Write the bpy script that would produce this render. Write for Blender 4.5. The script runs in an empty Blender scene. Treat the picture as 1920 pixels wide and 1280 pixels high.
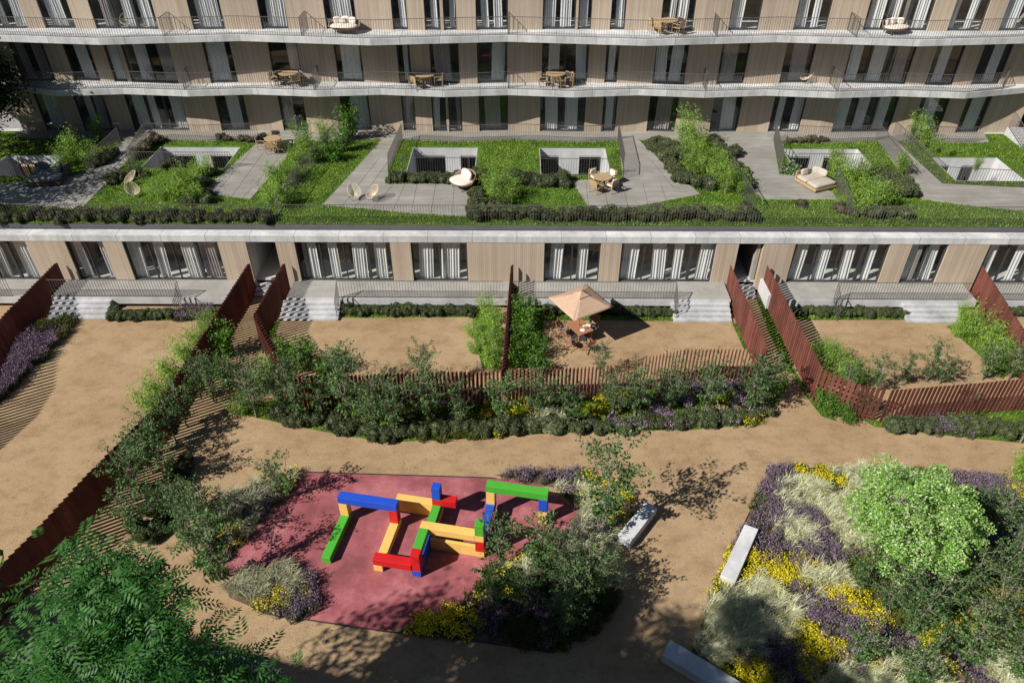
import bpy, math, random
import numpy as np
from math import radians as R, sin, cos, pi, hypot
random.seed(11)
rng = np.random.default_rng(11)
C = bpy.context.scene.collection
scene = bpy.context.scene

# ------------------------------------------------------------------ camera model
FPX, PITCH, YAW, HC = 1390.0, R(37.5), R(0.41), 23.8
_c, _s = cos(PITCH), sin(PITCH)
def _rot(x, y, z):
    return np.array([x*cos(YAW)-y*sin(YAW), x*sin(YAW)+y*cos(YAW), z])
_fw, _rt, _up = _rot(0, _c, -_s), _rot(1, 0, 0), _rot(0, _s, _c)
def at(u, v, z=0.0):
    """world point at height z that the survey photo shows at (u, v)"""
    d = _fw*FPX + _rt*(u-960) - _up*(v-640)
    t = (z-HC)/d[2]
    return (float(d[0]*t), float(d[1]*t), float(z))
def aty(u, v, y):
    d = _fw*FPX + _rt*(u-960) - _up*(v-640)
    t = y/d[1]
    return (float(d[0]*t), float(y), float(HC+d[2]*t))
def poly(pts, z=0.0):
    return [at(u, v, z)[:2] for u, v in pts]

cam_d = bpy.data.cameras.new("camera"); cam = bpy.data.objects.new("camera", cam_d); C.objects.link(cam)
cam.location = (0, 0, HC); cam.rotation_euler = (R(90)-PITCH, 0, YAW)
cam_d.sensor_width = 36; cam_d.lens = FPX/1920*36; cam_d.clip_end = 600; cam_d.clip_start = 0.2
scene.camera = cam

# ------------------------------------------------------------------ light
SUN_D = np.array([1.05, 0.61, -1.0]); SUN_D /= np.linalg.norm(SUN_D)
sun_el = math.asin(-SUN_D[2]); sun_az = math.atan2(-SUN_D[0], -SUN_D[1])
w = bpy.data.worlds.new("World"); scene.world = w; w.use_nodes = True
nt = w.node_tree; bg = nt.nodes["Background"]
sky = nt.nodes.new("ShaderNodeTexSky"); sky.sky_type = 'NISHITA'; sky.sun_disc = False
sky.air_density = .7; sky.dust_density = .3; sky.altitude = 300; sky.sun_elevation = sun_el; sky.sun_rotation = sun_az
nt.links.new(sky.outputs[0], bg.inputs[0]); bg.inputs[1].default_value = 0.05
sl = bpy.data.lights.new("sun", 'SUN'); sl.energy = 5.0; sl.angle = R(0.5); sl.color = (1.0, 0.955, 0.89)
so = bpy.data.objects.new("sun", sl); C.objects.link(so); so.location = (-40, -20, 60)
from mathutils import Vector
so.rotation_euler = Vector(SUN_D.tolist()).to_track_quat('-Z', 'Y').to_euler()
scene.view_settings.view_transform = 'Standard'; scene.view_settings.look = 'None'
scene.view_settings.exposure = 0.42; scene.view_settings.gamma = 1.0
scene.render.engine = 'CYCLES'
cy = scene.cycles
cy.use_denoising = True; cy.max_bounces = 6; cy.diffuse_bounces = 3; cy.glossy_bounces = 3
cy.transmission_bounces = 4; cy.transparent_max_bounces = 16; cy.caustics_reflective = False; cy.caustics_refractive = False

# ------------------------------------------------------------------ materials
def new_mat(name):
    m = bpy.data.materials.new(name); m.use_nodes = True
    n = m.node_tree; b = n.nodes["Principled BSDF"]
    return m, n, b
def N(n, t, **kw):
    x = n.nodes.new(t)
    for k, v in kw.items(): setattr(x, k, v)
    return x
def ramp(n, fac, stops):
    r = N(n, "ShaderNodeValToRGB"); cr = r.color_ramp
    while len(cr.elements) < len(stops): cr.elements.new(0.5)
    for e, (p, c) in zip(cr.elements, stops):
        e.position = p; e.color = (*c, 1)
    n.links.new(fac, r.inputs[0]); return r.outputs[0]
def noise(n, vec, scale, detail=6, rough=.6):
    x = N(n, "ShaderNodeTexNoise"); x.inputs["Scale"].default_value = scale
    x.inputs["Detail"].default_value = detail; x.inputs["Roughness"].default_value = rough
    n.links.new(vec, x.inputs["Vector"]); return x.outputs["Fac"]
def mixc(n, fac, a, b, mode='MIX'):
    x = N(n, "ShaderNodeMix", data_type='RGBA', blend_type=mode)
    for sock, v in ((x.inputs[0], fac), (x.inputs[6], a), (x.inputs[7], b)):
        if isinstance(v, (int, float)): sock.default_value = v
        elif isinstance(v, tuple): sock.default_value = (*v, 1)
        else: n.links.new(v, sock)
    return x.outputs[2]
def mapping(n, vec, scale):
    x = N(n, "ShaderNodeMapping"); x.inputs["Scale"].default_value = scale
    n.links.new(vec, x.inputs["Vector"]); return x.outputs[0]
def coords(n): return N(n, "ShaderNodeNewGeometry").outputs["Position"]
def ocoords(n): return N(n, "ShaderNodeTexCoord").outputs["Object"]
def bump(n, b, h, strength, dist=.02):
    x = N(n, "ShaderNodeBump"); x.inputs["Strength"].default_value = strength; x.inputs["Distance"].default_value = dist
    n.links.new(h, x.inputs["Height"]); n.links.new(x.outputs[0], b.inputs["Normal"])
def mottled(name, stops, scale=1.0, fine=12.0, rough=.85, bmp=.3, spec=.3, stretch=(1, 1, 1), metal=0.0, bdist=.02):
    m, n, b = new_mat(name)
    v = mapping(n, ocoords(n), stretch)
    a = noise(n, v, scale, 8, .65); f = noise(n, v, fine, 4, .6)
    mx = N(n, "ShaderNodeMath", operation='MULTIPLY_ADD'); n.links.new(f, mx.inputs[0]); mx.inputs[1].default_value = .35
    sb = N(n, "ShaderNodeMath", operation='MULTIPLY'); n.links.new(a, sb.inputs[0]); sb.inputs[1].default_value = .65
    n.links.new(sb.outputs[0], mx.inputs[2])
    n.links.new(ramp(n, mx.outputs[0], stops), b.inputs["Base Color"])
    b.inputs["Roughness"].default_value = rough; b.inputs["Specular IOR Level"].default_value = spec
    b.inputs["Metallic"].default_value = metal
    if bmp: bump(n, b, f, bmp, bdist)
    return m
def plain(name, c, rough=.6, metal=0.0, spec=.4, var=.12):
    lo = tuple(x*(1-var) for x in c); hi = tuple(min(1, x*(1+var)) for x in c)
    return mottled(name, [(.35, lo), (.65, hi)], 3.0, 30, rough, .05, spec, metal=metal)
def leafmat(name, cols, trans=.35, rough=.5, big=.35, patch=False):
    """leaf colour varies leaf by leaf, and plant by plant"""
    m, n, b = new_mat(name)
    g = N(n, "ShaderNodeNewGeometry"); oi = N(n, "ShaderNodeObjectInfo")
    k = len(cols)
    c = ramp(n, g.outputs["Random Per Island"], [((i+.5)/k, x) for i, x in enumerate(cols)])
    if patch:
        pn = noise(n, g.outputs["Position"], .9, 6, .7); c = mixc(n, 1.0, c, ramp(n, pn, [(.34, (.62, .66, .7)), (.5, (.97, .97, .97)), (.66, (1.25, 1.17, 1.1))]), 'MULTIPLY')
    hs = N(n, "ShaderNodeHueSaturation"); n.links.new(c, hs.inputs["Color"])
    mr = N(n, "ShaderNodeMapRange"); mr.inputs[3].default_value = 1-big*.6; mr.inputs[4].default_value = 1+big*.6
    n.links.new(oi.outputs["Random"], mr.inputs[0]); n.links.new(mr.outputs[0], hs.inputs["Value"])
    n.links.new(hs.outputs[0], b.inputs["Base Color"])
    b.inputs["Roughness"].default_value = rough; b.inputs["Specular IOR Level"].default_value = .35
    t = N(n, "ShaderNodeBsdfTranslucent"); n.links.new(hs.outputs[0], t.inputs[0])
    mx = N(n, "ShaderNodeMixShader"); mx.inputs[0].default_value = trans
    n.links.new(b.outputs[0], mx.inputs[1]); n.links.new(t.outputs[0], mx.inputs[2])
    n.links.new(mx.outputs[0], n.nodes["Material Output"].inputs[0])
    return m
def timber(name, dark, light, board=.11):
    m, n, b = new_mat(name)
    p = ocoords(n); sx = N(n, "ShaderNodeSeparateXYZ"); n.links.new(p, sx.inputs[0])
    dv = N(n, "ShaderNodeMath", operation='DIVIDE'); n.links.new(sx.outputs[0], dv.inputs[0]); dv.inputs[1].default_value = board
    fl = N(n, "ShaderNodeMath", operation='FLOOR'); n.links.new(dv.outputs[0], fl.inputs[0])
    fr = N(n, "ShaderNodeMath", operation='FRACT'); n.links.new(dv.outputs[0], fr.inputs[0])
    zf = N(n, "ShaderNodeMath", operation='FLOOR'); zd = N(n, "ShaderNodeMath", operation='DIVIDE'); zd.inputs[1].default_value = 3.4
    n.links.new(sx.outputs[2], zd.inputs[0]); n.links.new(zd.outputs[0], zf.inputs[0])
    cb = N(n, "ShaderNodeCombineXYZ"); n.links.new(fl.outputs[0], cb.inputs[0]); n.links.new(zf.outputs[0], cb.inputs[1])
    wn = N(n, "ShaderNodeTexWhiteNoise", noise_dimensions='2D'); n.links.new(cb.outputs[0], wn.inputs["Vector"])
    gr = noise(n, mapping(n, p, (14, 14, .7)), 3.0, 5, .6)
    ms = noise(n, mapping(n, p, (.5, .5, .35)), 1.0, 3, .5)
    ad = N(n, "ShaderNodeMath", operation='MULTIPLY_ADD'); n.links.new(gr, ad.inputs[0]); ad.inputs[1].default_value = .3
    m1 = N(n, "ShaderNodeMath", operation='MULTIPLY'); n.links.new(wn.outputs[0], m1.inputs[0]); m1.inputs[1].default_value = .27
    n.links.new(m1.outputs[0], ad.inputs[2])
    a2 = N(n, "ShaderNodeMath", operation='MULTIPLY_ADD'); n.links.new(ms, a2.inputs[0]); a2.inputs[1].default_value = .58; n.links.new(ad.outputs[0], a2.inputs[2])
    col = ramp(n, a2.outputs[0], [(.2, dark), (.85, light)])
    gap = N(n, "ShaderNodeMath", operation='LESS_THAN'); n.links.new(fr.outputs[0], gap.inputs[0]); gap.inputs[1].default_value = .09
    col = mixc(n, gap.outputs[0], col, tuple(x*.72 for x in dark))
    n.links.new(col, b.inputs["Base Color"]); b.inputs["Roughness"].default_value = .7; b.inputs["Specular IOR Level"].default_value = .25
    return m
def glassmat():
    m, n, b = new_mat("glass")
    t = N(n, "ShaderNodeBsdfTransparent"); t.inputs[0].default_value = (.94, .96, .955, 1)
    g = N(n, "ShaderNodeBsdfGlossy"); g.inputs["Roughness"].default_value = .015; g.inputs[0].default_value = (.9, .95, 1, 1)
    ge = N(n, "ShaderNodeNewGeometry"); dt = N(n, "ShaderNodeVectorMath", operation='DOT_PRODUCT')      # Schlick, the same from both sides
    n.links.new(ge.outputs["Incoming"], dt.inputs[0]); n.links.new(ge.outputs["Normal"], dt.inputs[1])
    ab = N(n, "ShaderNodeMath", operation='ABSOLUTE'); n.links.new(dt.outputs["Value"], ab.inputs[0])
    iv = N(n, "ShaderNodeMath", operation='SUBTRACT'); iv.inputs[0].default_value = 1.0; n.links.new(ab.outputs[0], iv.inputs[1])
    pw = N(n, "ShaderNodeMath", operation='POWER'); n.links.new(iv.outputs[0], pw.inputs[0]); pw.inputs[1].default_value = 5.0
    ma = N(n, "ShaderNodeMath", operation='MULTIPLY_ADD'); n.links.new(pw.outputs[0], ma.inputs[0]); ma.inputs[1].default_value = .9; ma.inputs[2].default_value = .075
    ma.use_clamp = True
    mx = N(n, "ShaderNodeMixShader"); n.links.new(ma.outputs[0], mx.inputs[0]); n.links.new(t.outputs[0], mx.inputs[1]); n.links.new(g.outputs[0], mx.inputs[2])
    n.links.new(mx.outputs[0], n.nodes["Material Output"].inputs[0])
    return m
def clothmat(name, c, trans=.16):
    m, n, b = new_mat(name)
    f = noise(n, mapping(n, ocoords(n), (4, 4, .3)), 2.0, 3, .5)
    col = ramp(n, f, [(.3, tuple(x*.86 for x in c)), (.7, c)])
    n.links.new(col, b.inputs["Base Color"]); b.inputs["Roughness"].default_value = .95; b.inputs["Specular IOR Level"].default_value = .1
    t = N(n, "ShaderNodeBsdfTranslucent"); n.links.new(col, t.inputs[0])
    mx = N(n, "ShaderNodeMixShader"); mx.inputs[0].default_value = trans
    n.links.new(b.outputs[0], mx.inputs[1]); n.links.new(t.outputs[0], mx.inputs[2])
    n.links.new(mx.outputs[0], n.nodes["Material Output"].inputs[0])
    return m
def concrete(name, lo, hi, joint=0.0, rough=.8):
    """cast concrete: clouds, streaks, optional vertical panel joints"""
    m, n, b = new_mat(name)
    p = ocoords(n)
    a = noise(n, mapping(n, p, (1, 1, .6)), .9, 8, .65); st = noise(n, mapping(n, p, (6, 6, .5)), 1.0, 4, .6); f = noise(n, p, 25, 4, .7)
    x1 = N(n, "ShaderNodeMath", operation='MULTIPLY_ADD'); n.links.new(st, x1.inputs[0]); x1.inputs[1].default_value = .3; n.links.new(a, x1.inputs[2])
    x2 = N(n, "ShaderNodeMath", operation='MULTIPLY_ADD'); n.links.new(f, x2.inputs[0]); x2.inputs[1].default_value = .12; n.links.new(x1.outputs[0], x2.inputs[2])
    col = ramp(n, x2.outputs[0], [(.5, lo), (.92, hi)])
    if joint:
        sx = N(n, "ShaderNodeSeparateXYZ"); n.links.new(p, sx.inputs[0])
        dv = N(n, "ShaderNodeMath", operation='DIVIDE'); n.links.new(sx.outputs[0], dv.inputs[0]); dv.inputs[1].default_value = joint
        fr = N(n, "ShaderNodeMath", operation='FRACT'); n.links.new(dv.outputs[0], fr.inputs[0])
        lt = N(n, "ShaderNodeMath", operation='LESS_THAN'); n.links.new(fr.outputs[0], lt.inputs[0]); lt.inputs[1].default_value = .016/joint*1.6
        fl = N(n, "ShaderNodeMath", operation='FLOOR'); n.links.new(dv.outputs[0], fl.inputs[0])
        wn = N(n, "ShaderNodeTexWhiteNoise", noise_dimensions='1D'); n.links.new(fl.outputs[0], wn.inputs["W"])
        mr = N(n, "ShaderNodeMapRange"); n.links.new(wn.outputs[0], mr.inputs[0]); mr.inputs[3].default_value = .9; mr.inputs[4].default_value = 1.06
        hs = N(n, "ShaderNodeHueSaturation"); n.links.new(col, hs.inputs["Color"]); n.links.new(mr.outputs[0], hs.inputs["Value"]); col = hs.outputs[0]
        col = mixc(n, lt.outputs[0], col, tuple(x*.5 for x in lo))
    n.links.new(col, b.inputs["Base Color"]); b.inputs["Roughness"].default_value = rough; b.inputs["Specular IOR Level"].default_value = .3
    bump(n, b, f, .12, .01)
    return m

def soilmat():
    m, n, b = new_mat("sandy_soil")
    p = coords(n)
    big = noise(n, p, .22, 6, .6); mid = noise(n, mapping(n, p, (1, 1.6, 1)), .9, 10, .72); fine = noise(n, p, 16, 5, .75)
    col = ramp(n, big, [(.3, (.318, .216, .118)), (.5, (.385, .266, .153)), (.72, (.425, .31, .19))])
    d = ramp(n, mid, [(.34, (.64, .61, .57)), (.54, (1, 1, 1))]); col = mixc(n, .7, col, d, 'MULTIPLY')
    sc = noise(n, mapping(n, p, (1.4, 1, 1)), 2.6, 12, .8); col = mixc(n, .6, col, ramp(n, sc, [(.36, (.70, .68, .65)), (.47, (1, 1, 1)), (.62, (1.06, 1.05, 1.04))]), 'MULTIPLY')
    g = ramp(n, fine, [(.35, (.66, .66, .66)), (.62, (1.14, 1.14, 1.14))]); col = mixc(n, .6, col, g, 'MULTIPLY')
    n.links.new(col, b.inputs["Base Color"]); b.inputs["Roughness"].default_value = .95; b.inputs["Specular IOR Level"].default_value = .15
    ad = N(n, "ShaderNodeMath", operation='ADD'); n.links.new(mid, ad.inputs[0]); n.links.new(fine, ad.inputs[1])
    bump(n, b, ad.outputs[0], .55, .035)
    return m
def rubbermat():
    m, n, b = new_mat("red_rubber")
    p = coords(n)
    a = noise(n, p, .55, 9, .68); f = noise(n, p, 30, 4, .7)
    col = ramp(n, a, [(.37, (.205, .054, .062)), (.5, (.305, .083, .094)), (.61, (.405, .14, .15))])
    g = ramp(n, f, [(.3, (.72, .72, .72)), (.65, (1.15, 1.15, 1.15))]); col = mixc(n, .5, col, g, 'MULTIPLY')
    n.links.new(col, b.inputs["Base Color"]); b.inputs["Roughness"].default_value = .85
    bump(n, b, f, .3, .01)
    return m
def lawnmat(name, stops):
    m, n, b = new_mat(name)
    p = coords(n); a = noise(n, p, .8, 7, .65); f = noise(n, mapping(n, p, (1, 1, 1)), 22, 4, .7)
    col = ramp(n, a, stops); g = ramp(n, f, [(.3, (.5, .5, .45)), (.65, (1.25, 1.25, 1.2))]); col = mixc(n, .7, col, g, 'MULTIPLY')
    n.links.new(col, b.inputs["Base Color"]); b.inputs["Roughness"].default_value = .9; b.inputs["Specular IOR Level"].default_value = .1
    bump(n, b, f, .8, .05)
    return m
def pavemat():
    m, n, b = new_mat("grey_paving")
    p = coords(n)
    a = noise(n, p, .6, 8, .65); st = noise(n, mapping(n, p, (.35, 2.2, 1)), 1.2, 5, .6); f = noise(n, p, 40, 3, .6)
    x1 = N(n, "ShaderNodeMath", operation='ADD'); n.links.new(a, x1.inputs[0]); n.links.new(st, x1.inputs[1])
    hf = N(n, "ShaderNodeMath", operation='MULTIPLY'); n.links.new(x1.outputs[0], hf.inputs[0]); hf.inputs[1].default_value = .5
    col = ramp(n, hf.outputs[0], [(.36, (.205, .192, .168)), (.52, (.265, .251, .222)), (.66, (.345, .332, .305))])
    n.links.new(col, b.inputs["Base Color"]); b.inputs["Roughness"].default_value = .75
    bump(n, b, f, .1, .01)
    return m

M = {}
M['soil'] = soilmat(); M['rubber'] = rubbermat(); M['paving'] = pavemat()
M['lawn'] = lawnmat("lawn_base", [(.3, (.035, .09, .012)), (.5, (.085, .165, .02)), (.7, (.14, .23, .032))])
M['mulch'] = mottled("mulch", [(.3, (.06, .045, .03)), (.5, (.11, .085, .05)), (.7, (.19, .15, .09))], 1.5, 18, .95, .6)
M['concrete'] = concrete("cast_concrete", (.37, .375, .375), (.68, .68, .675), 2.45)
M['concrete_plain'] = concrete("smooth_concrete", (.39, .395, .395), (.60, .60, .595))
M['terrace'] = concrete("terrace_concrete", (.25, .24, .215), (.38, .37, .34))
M['timber'] = timber("oak_cladding", (.335, .262, .19), (.54, .445, .345))
M['timber_in'] = timber("walnut_panelling", (.07, .04, .022), (.15, .09, .05), .2)
M['frame'] = plain("anthracite_metal", (.055, .057, .062), .45, .3)
M['rail'] = plain("railing_steel", (.13, .12, .112), .5, .2)
M['glass'] = glassmat()
M['curtain'] = clothmat("white_curtain", (.86, .85, .84))
M['curtain_b'] = clothmat("mauve_curtain", (.46, .40, .40))
M['int_floor'] = plain("pale_floor", (.52, .51, .49), .6)
M['int_wall'] = plain("interior_plaster", (.30, .27, .24), .8)
M['int_ceil'] = plain("ceiling_white", (.6, .6, .58), .9)
M['white_wall'] = plain("shade_grey_render", (.42, .42, .43), .9)  # white wall greyed so the base colour carries its shade; rear block shares it
M['shade_dark_wall'] = plain("shade_dark_render", (.045, .045, .047), .8)  # shade of the right end wall painted near-black; also serves joints and plinths
M['channel'] = mottled("grey_membrane", [(.3, (.085, .082, .087)), (.7, (.135, .13, .138))], 1.0, 20, .8)
M['corten'] = mottled("corten_steel", [(.28, (.095, .030, .021)), (.5, (.145, .049, .035)), (.72, (.205, .078, .058))], 2.2, 14, .8, .25, .25, (1, 1, .5))
_n = M['corten'].node_tree; _b = _n.nodes["Principled BSDF"]; _l = _b.inputs["Base Color"].links[0].from_socket      # every slat weathers a little differently
_g = N(_n, "ShaderNodeNewGeometry"); _m = N(_n, "ShaderNodeMapRange"); _m.inputs[3].default_value = .72; _m.inputs[4].default_value = 1.22; _n.links.new(_g.outputs["Random Per Island"], _m.inputs[0])
_h = N(_n, "ShaderNodeHueSaturation"); _n.links.new(_l, _h.inputs["Color"]); _n.links.new(_m.outputs[0], _h.inputs["Value"]); _n.links.new(_h.outputs[0], _b.inputs["Base Color"])
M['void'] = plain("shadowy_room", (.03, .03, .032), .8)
for nm, c in (('red', (.55, .012, .014)), ('blue', (.015, .075, .52)), ('green', (.07, .38, .035)), ('yellow', (.80, .50, .135))):
    M['play_'+nm] = mottled("play_"+nm, [(.3, tuple(x*.86 for x in c)), (.7, tuple(min(1, x*1.06) for x in c))], 2, 40, .5, .06, .4)
M['step'] = concrete('step_concrete', (.29, .295, .30), (.55, .55, .56))
M['shade_dark_leaf'] = leafmat('shade_dark_leaf', [(.012, .035, .008), (.022, .055, .012), (.04, .085, .018)], .25, .5)  # shade of the backlit left-edge tree put into the leaf colour
M['bench'] = concrete("bench_concrete", (.40, .40, .405), (.66, .66, .66))
M['oak'] = mottled("pale_teak", [(.3, (.31, .21, .105)), (.7, (.47, .335, .19))], 3, 20, .55, .1, .3, (1, 6, 1))
M['teak'] = mottled("red_teak", [(.3, (.25, .11, .06)), (.7, (.42, .20, .115))], 3, 20, .6, .1, .3, (1, 6, 1))
M['cushion'] = plain("cream_cushion", (.66, .60, .52), .95, var=.06)
M['linen'] = plain("beige_linen", (.42, .37, .31), .95, var=.08)
M['black_cloth'] = plain("charcoal_cloth", (.035, .036, .04), .9)
M['grey_cloth'] = plain("grey_cloth", (.16, .165, .17), .95)
M['wicker'] = mottled("brown_wicker", [(.35, (.11, .065, .04)), (.65, (.34, .22, .14))], 18, 60, .7, .5, .3)
M['rattan'] = plain("cream_rattan", (.62, .52, .38), .6)
M['canvas'] = clothmat("tan_canvas", (.56, .385, .27), .12)
M['orange'] = plain("terracotta_cloth", (.42, .12, .05), .9)
M['lemon'] = plain("lemon_yellow", (.75, .5, .05), .5)
M['porcelain'] = plain("porcelain", (.75, .75, .74), .3)
M['bark'] = mottled("grey_bark", [(.3, (.13, .11, .085)), (.7, (.34, .30, .25))], 6, 30, .9, .4)
M['bark_dark'] = mottled("dark_bark", [(.3, (.06, .05, .04)), (.7, (.16, .13, .10))], 6, 30, .9, .4)
M['sapling'] = leafmat("grey_green_leaf", [(.035, .088, .020), (.065, .14, .032), (.11, .205, .052), (.20, .30, .11)], .38, .58)
M['bamboo'] = leafmat("lime_leaf", [(.12, .245, .022), (.19, .34, .032), (.26, .43, .055), (.34, .49, .10)], .4)
M['broad'] = leafmat("bright_leaf", [(.055, .15, .016), (.10, .23, .022), (.17, .32, .035)], .4)
M['box'] = leafmat("box_leaf", [(.048, .064, .026), (.072, .092, .035), (.108, .132, .054)], .2, .6)
M['box_olive'] = leafmat('olive_box_leaf', [(.062, .075, .03), (.09, .11, .045), (.135, .155, .07)], .2, .6)
M['heath'] = leafmat("heath_leaf", [(.06, .05, .03), (.10, .08, .055), (.11, .11, .05)], .2, .7)
M['ash'] = leafmat("ash_leaf", [(.022, .09, .014), (.038, .14, .02), (.068, .195, .034)], .42, .52)
M['lush'] = leafmat("blossom_leaf", [(.17, .36, .05), (.25, .48, .075), (.34, .56, .12), (.64, .74, .42)], .4, .55, .05)
M['ivy'] = leafmat("ivy_leaf", [(.06, .12, .04), (.12, .2, .08), (.3, .36, .2)], .3)
M['blade'] = leafmat("grass_blade", [(.085, .165, .014), (.135, .235, .021), (.195, .305, .034), (.275, .355, .06)], .35, .5, .35, True)
M['pale'] = leafmat("pale_grass", [(.38, .40, .22), (.55, .56, .36), (.72, .71, .52)], .35, .7)
M['lav'] = leafmat("lavender_flower", [(.24, .15, .25), (.35, .225, .355), (.46, .345, .46), (.16, .17, .10)], .25, .8)
M['lav_leaf'] = leafmat("lavender_leaf", [(.06, .08, .04), (.10, .12, .07), (.15, .16, .10)], .3, .7)
M['gold'] = leafmat("yellow_flower", [(.60, .49, .010), (.76, .65, .015), (.86, .77, .06)], .3, .7)
M['gold_leaf'] = leafmat("broom_leaf", [(.10, .12, .015), (.17, .18, .03), (.06, .08, .02)], .3, .7)
M['pebble'] = plain("pebble", (.25, .19, .125), .85, var=.4)

# ------------------------------------------------------------------ mesh helpers
class MB:
    def __init__(s): s.v = []; s.f = []
    def add(s, vs, fs):
        k = len(s.v); s.v.extend([tuple(map(float, q)) for q in vs]); s.f.extend([tuple(i+k for i in f) for f in fs]); return s
    def box(s, x0, x1, y0, y1, z0, z1):
        return s.add([(x0,y0,z0),(x1,y0,z0),(x1,y1,z0),(x0,y1,z0),(x0,y0,z1),(x1,y0,z1),(x1,y1,z1),(x0,y1,z1)],
                     [(3,2,1,0),(4,5,6,7),(0,1,5,4),(1,2,6,5),(2,3,7,6),(3,0,4,7)])
    def hexa(s, q):
        return s.add(q, [(3,2,1,0),(4,5,6,7),(0,1,5,4),(1,2,6,5),(2,3,7,6),(3,0,4,7)])
    def obox(s, c, a, b, d):
        c, a, b, d = map(np.array, (c, a, b, d))
        return s.hexa([c-a-b-d, c+a-b-d, c+a+b-d, c-a+b-d, c-a-b+d, c+a-b+d, c+a+b+d, c-a+b+d])
    def bar(s, p, q, w, h, up=(0,0,1)):
        p, q = np.array(p, float), np.array(q, float); t = q-p; L = np.linalg.norm(t); t /= L
        u = np.array(up, float)
        if abs(t@u) > .98: u = np.array((0,1.,0))
        sd = np.cross(t, u); sd /= np.linalg.norm(sd); u = np.cross(sd, t)
        return s.obox((p+q)/2, t*L/2, sd*w/2, u*h/2)
    def prism(s, pl, z0, z1):
        n = len(pl)
        ar = sum(pl[i][0]*pl[(i+1)%n][1]-pl[(i+1)%n][0]*pl[i][1] for i in range(n))
        if ar < 0: pl = pl[::-1]
        return s.add([(x,y,z0) for x,y in pl]+[(x,y,z1) for x,y in pl],
                     [tuple(range(n-1,-1,-1)), tuple(range(n,2*n))]+[(i,(i+1)%n,n+(i+1)%n,n+i) for i in range(n)])
    def tube(s, pts, rad, n=6, cap=True):
        pts = [np.array(p, float) for p in pts]; k0 = len(s.v)
        if not hasattr(rad, '__len__'): rad = [rad]*len(pts)
        vs = []; prev = None
        for i, p in enumerate(pts):
            t = pts[min(i+1, len(pts)-1)]-pts[max(i-1, 0)]; t /= (np.linalg.norm(t)+1e-9)
            a = np.cross(t, (0,0,1) if abs(t[2]) < .9 else (1,0,0)) if prev is None else prev-t*(prev@t)
            a /= (np.linalg.norm(a)+1e-9); prev = a; b = np.cross(t, a)
            vs += [p+(a*cos(2*pi*j/n)+b*sin(2*pi*j/n))*rad[i] for j in range(n)]
        fs = [(i*n+j, i*n+(j+1)%n, (i+1)*n+(j+1)%n, (i+1)*n+j) for i in range(len(pts)-1) for j in range(n)]
        if cap: fs += [tuple(range(n-1,-1,-1)), tuple((len(pts)-1)*n+j for j in range(n))]
        return s.add(vs, fs)
    def cyl(s, c, r, z0, z1, n=24): return s.tube([(c[0],c[1],z0),(c[0],c[1],z1)], r, n)
    def pillow(s, c, sx, sy, sz, rz=0, tilt=0, e=.45, nu=14, nv=8):
        """soft rounded block"""
        pw = lambda a, m: math.copysign(abs(a)**m, a)
        vs = []
        for i in range(nv+1):
            ph = -pi/2+pi*i/nv
            for j in range(nu):
                th = 2*pi*j/nu
                x = sx/2*pw(cos(ph), e)*pw(cos(th), e); y = sy/2*pw(cos(ph), e)*pw(sin(th), e); z = sz/2*pw(sin(ph), .75)
                y, z = y*cos(tilt)-z*sin(tilt), y*sin(tilt)+z*cos(tilt)
                x, y = x*cos(rz)-y*sin(rz), x*sin(rz)+y*cos(rz)
                vs.append((c[0]+x, c[1]+y, c[2]+z))
        return s.add(vs, [(i*nu+j, i*nu+(j+1)%nu, (i+1)*nu+(j+1)%nu, (i+1)*nu+j) for i in range(nv) for j in range(nu)])
    def build(s, name, mat, parent=None, smooth=False, bevel=0.0):
        me = bpy.data.meshes.new(name); me.from_pydata(s.v, [], s.f); me.update()
        if smooth: me.polygons.foreach_set("use_smooth", [True]*len(me.polygons))
        return link(name, me, mat, parent, bevel)
def link(name, me, mat, parent=None, bevel=0.0):
    me.materials.append(mat)
    o = bpy.data.objects.new(name, me); C.objects.link(o)
    if parent is not None: o.parent = parent
    if bevel:
        b = o.modifiers.new("bevel", 'BEVEL'); b.width = bevel; b.segments = 2; b.limit_method = 'ANGLE'
    return o
def npmesh(name, V, F):
    V = np.ascontiguousarray(V, np.float32); F = np.ascontiguousarray(F, np.int32)
    me = bpy.data.meshes.new(name); n, k = F.shape
    me.vertices.add(len(V)); me.vertices.foreach_set("co", V.ravel())
    me.loops.add(n*k); me.loops.foreach_set("vertex_index", F.ravel())
    me.polygons.add(n); me.polygons.foreach_set("loop_start", np.arange(0, n*k, k, dtype=np.int32))
    me.polygons.foreach_set("loop_total", np.full(n, k, np.int32))
    me.update(calc_edges=True); me.validate(); return me
def tag(o, label=None, cat=None, group=None, kind=None):
    if label: o["label"] = label
    if cat: o["category"] = cat
    if group: o["group"] = group
    if kind: o["kind"] = kind
    return o
def thing(name, label, cat, loc=(0,0,0), rz=0, group=None):
    o = bpy.data.objects.new(name, None); C.objects.link(o); o.location = loc; o.rotation_euler = (0,0,rz); o.empty_display_size = .2
    return tag(o, label, cat, group)
def dup(root, loc, rz=0.0, sc=1.0, label=None, group=None):
    kids = [(o, list(o.children)) for o in root.children]
    r = root.copy(); C.objects.link(r); r.location = loc; r.rotation_euler = (0,0,rz)
    r.scale = (sc, sc, sc) if not hasattr(sc, '__len__') else sc
    if label: r["label"] = label
    if group: r["group"] = group
    for ch, gs in kids:
        c = ch.copy(); C.objects.link(c); c.parent = r
        for g in gs:
            d = g.copy(); C.objects.link(d); d.parent = c
    return r
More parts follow.
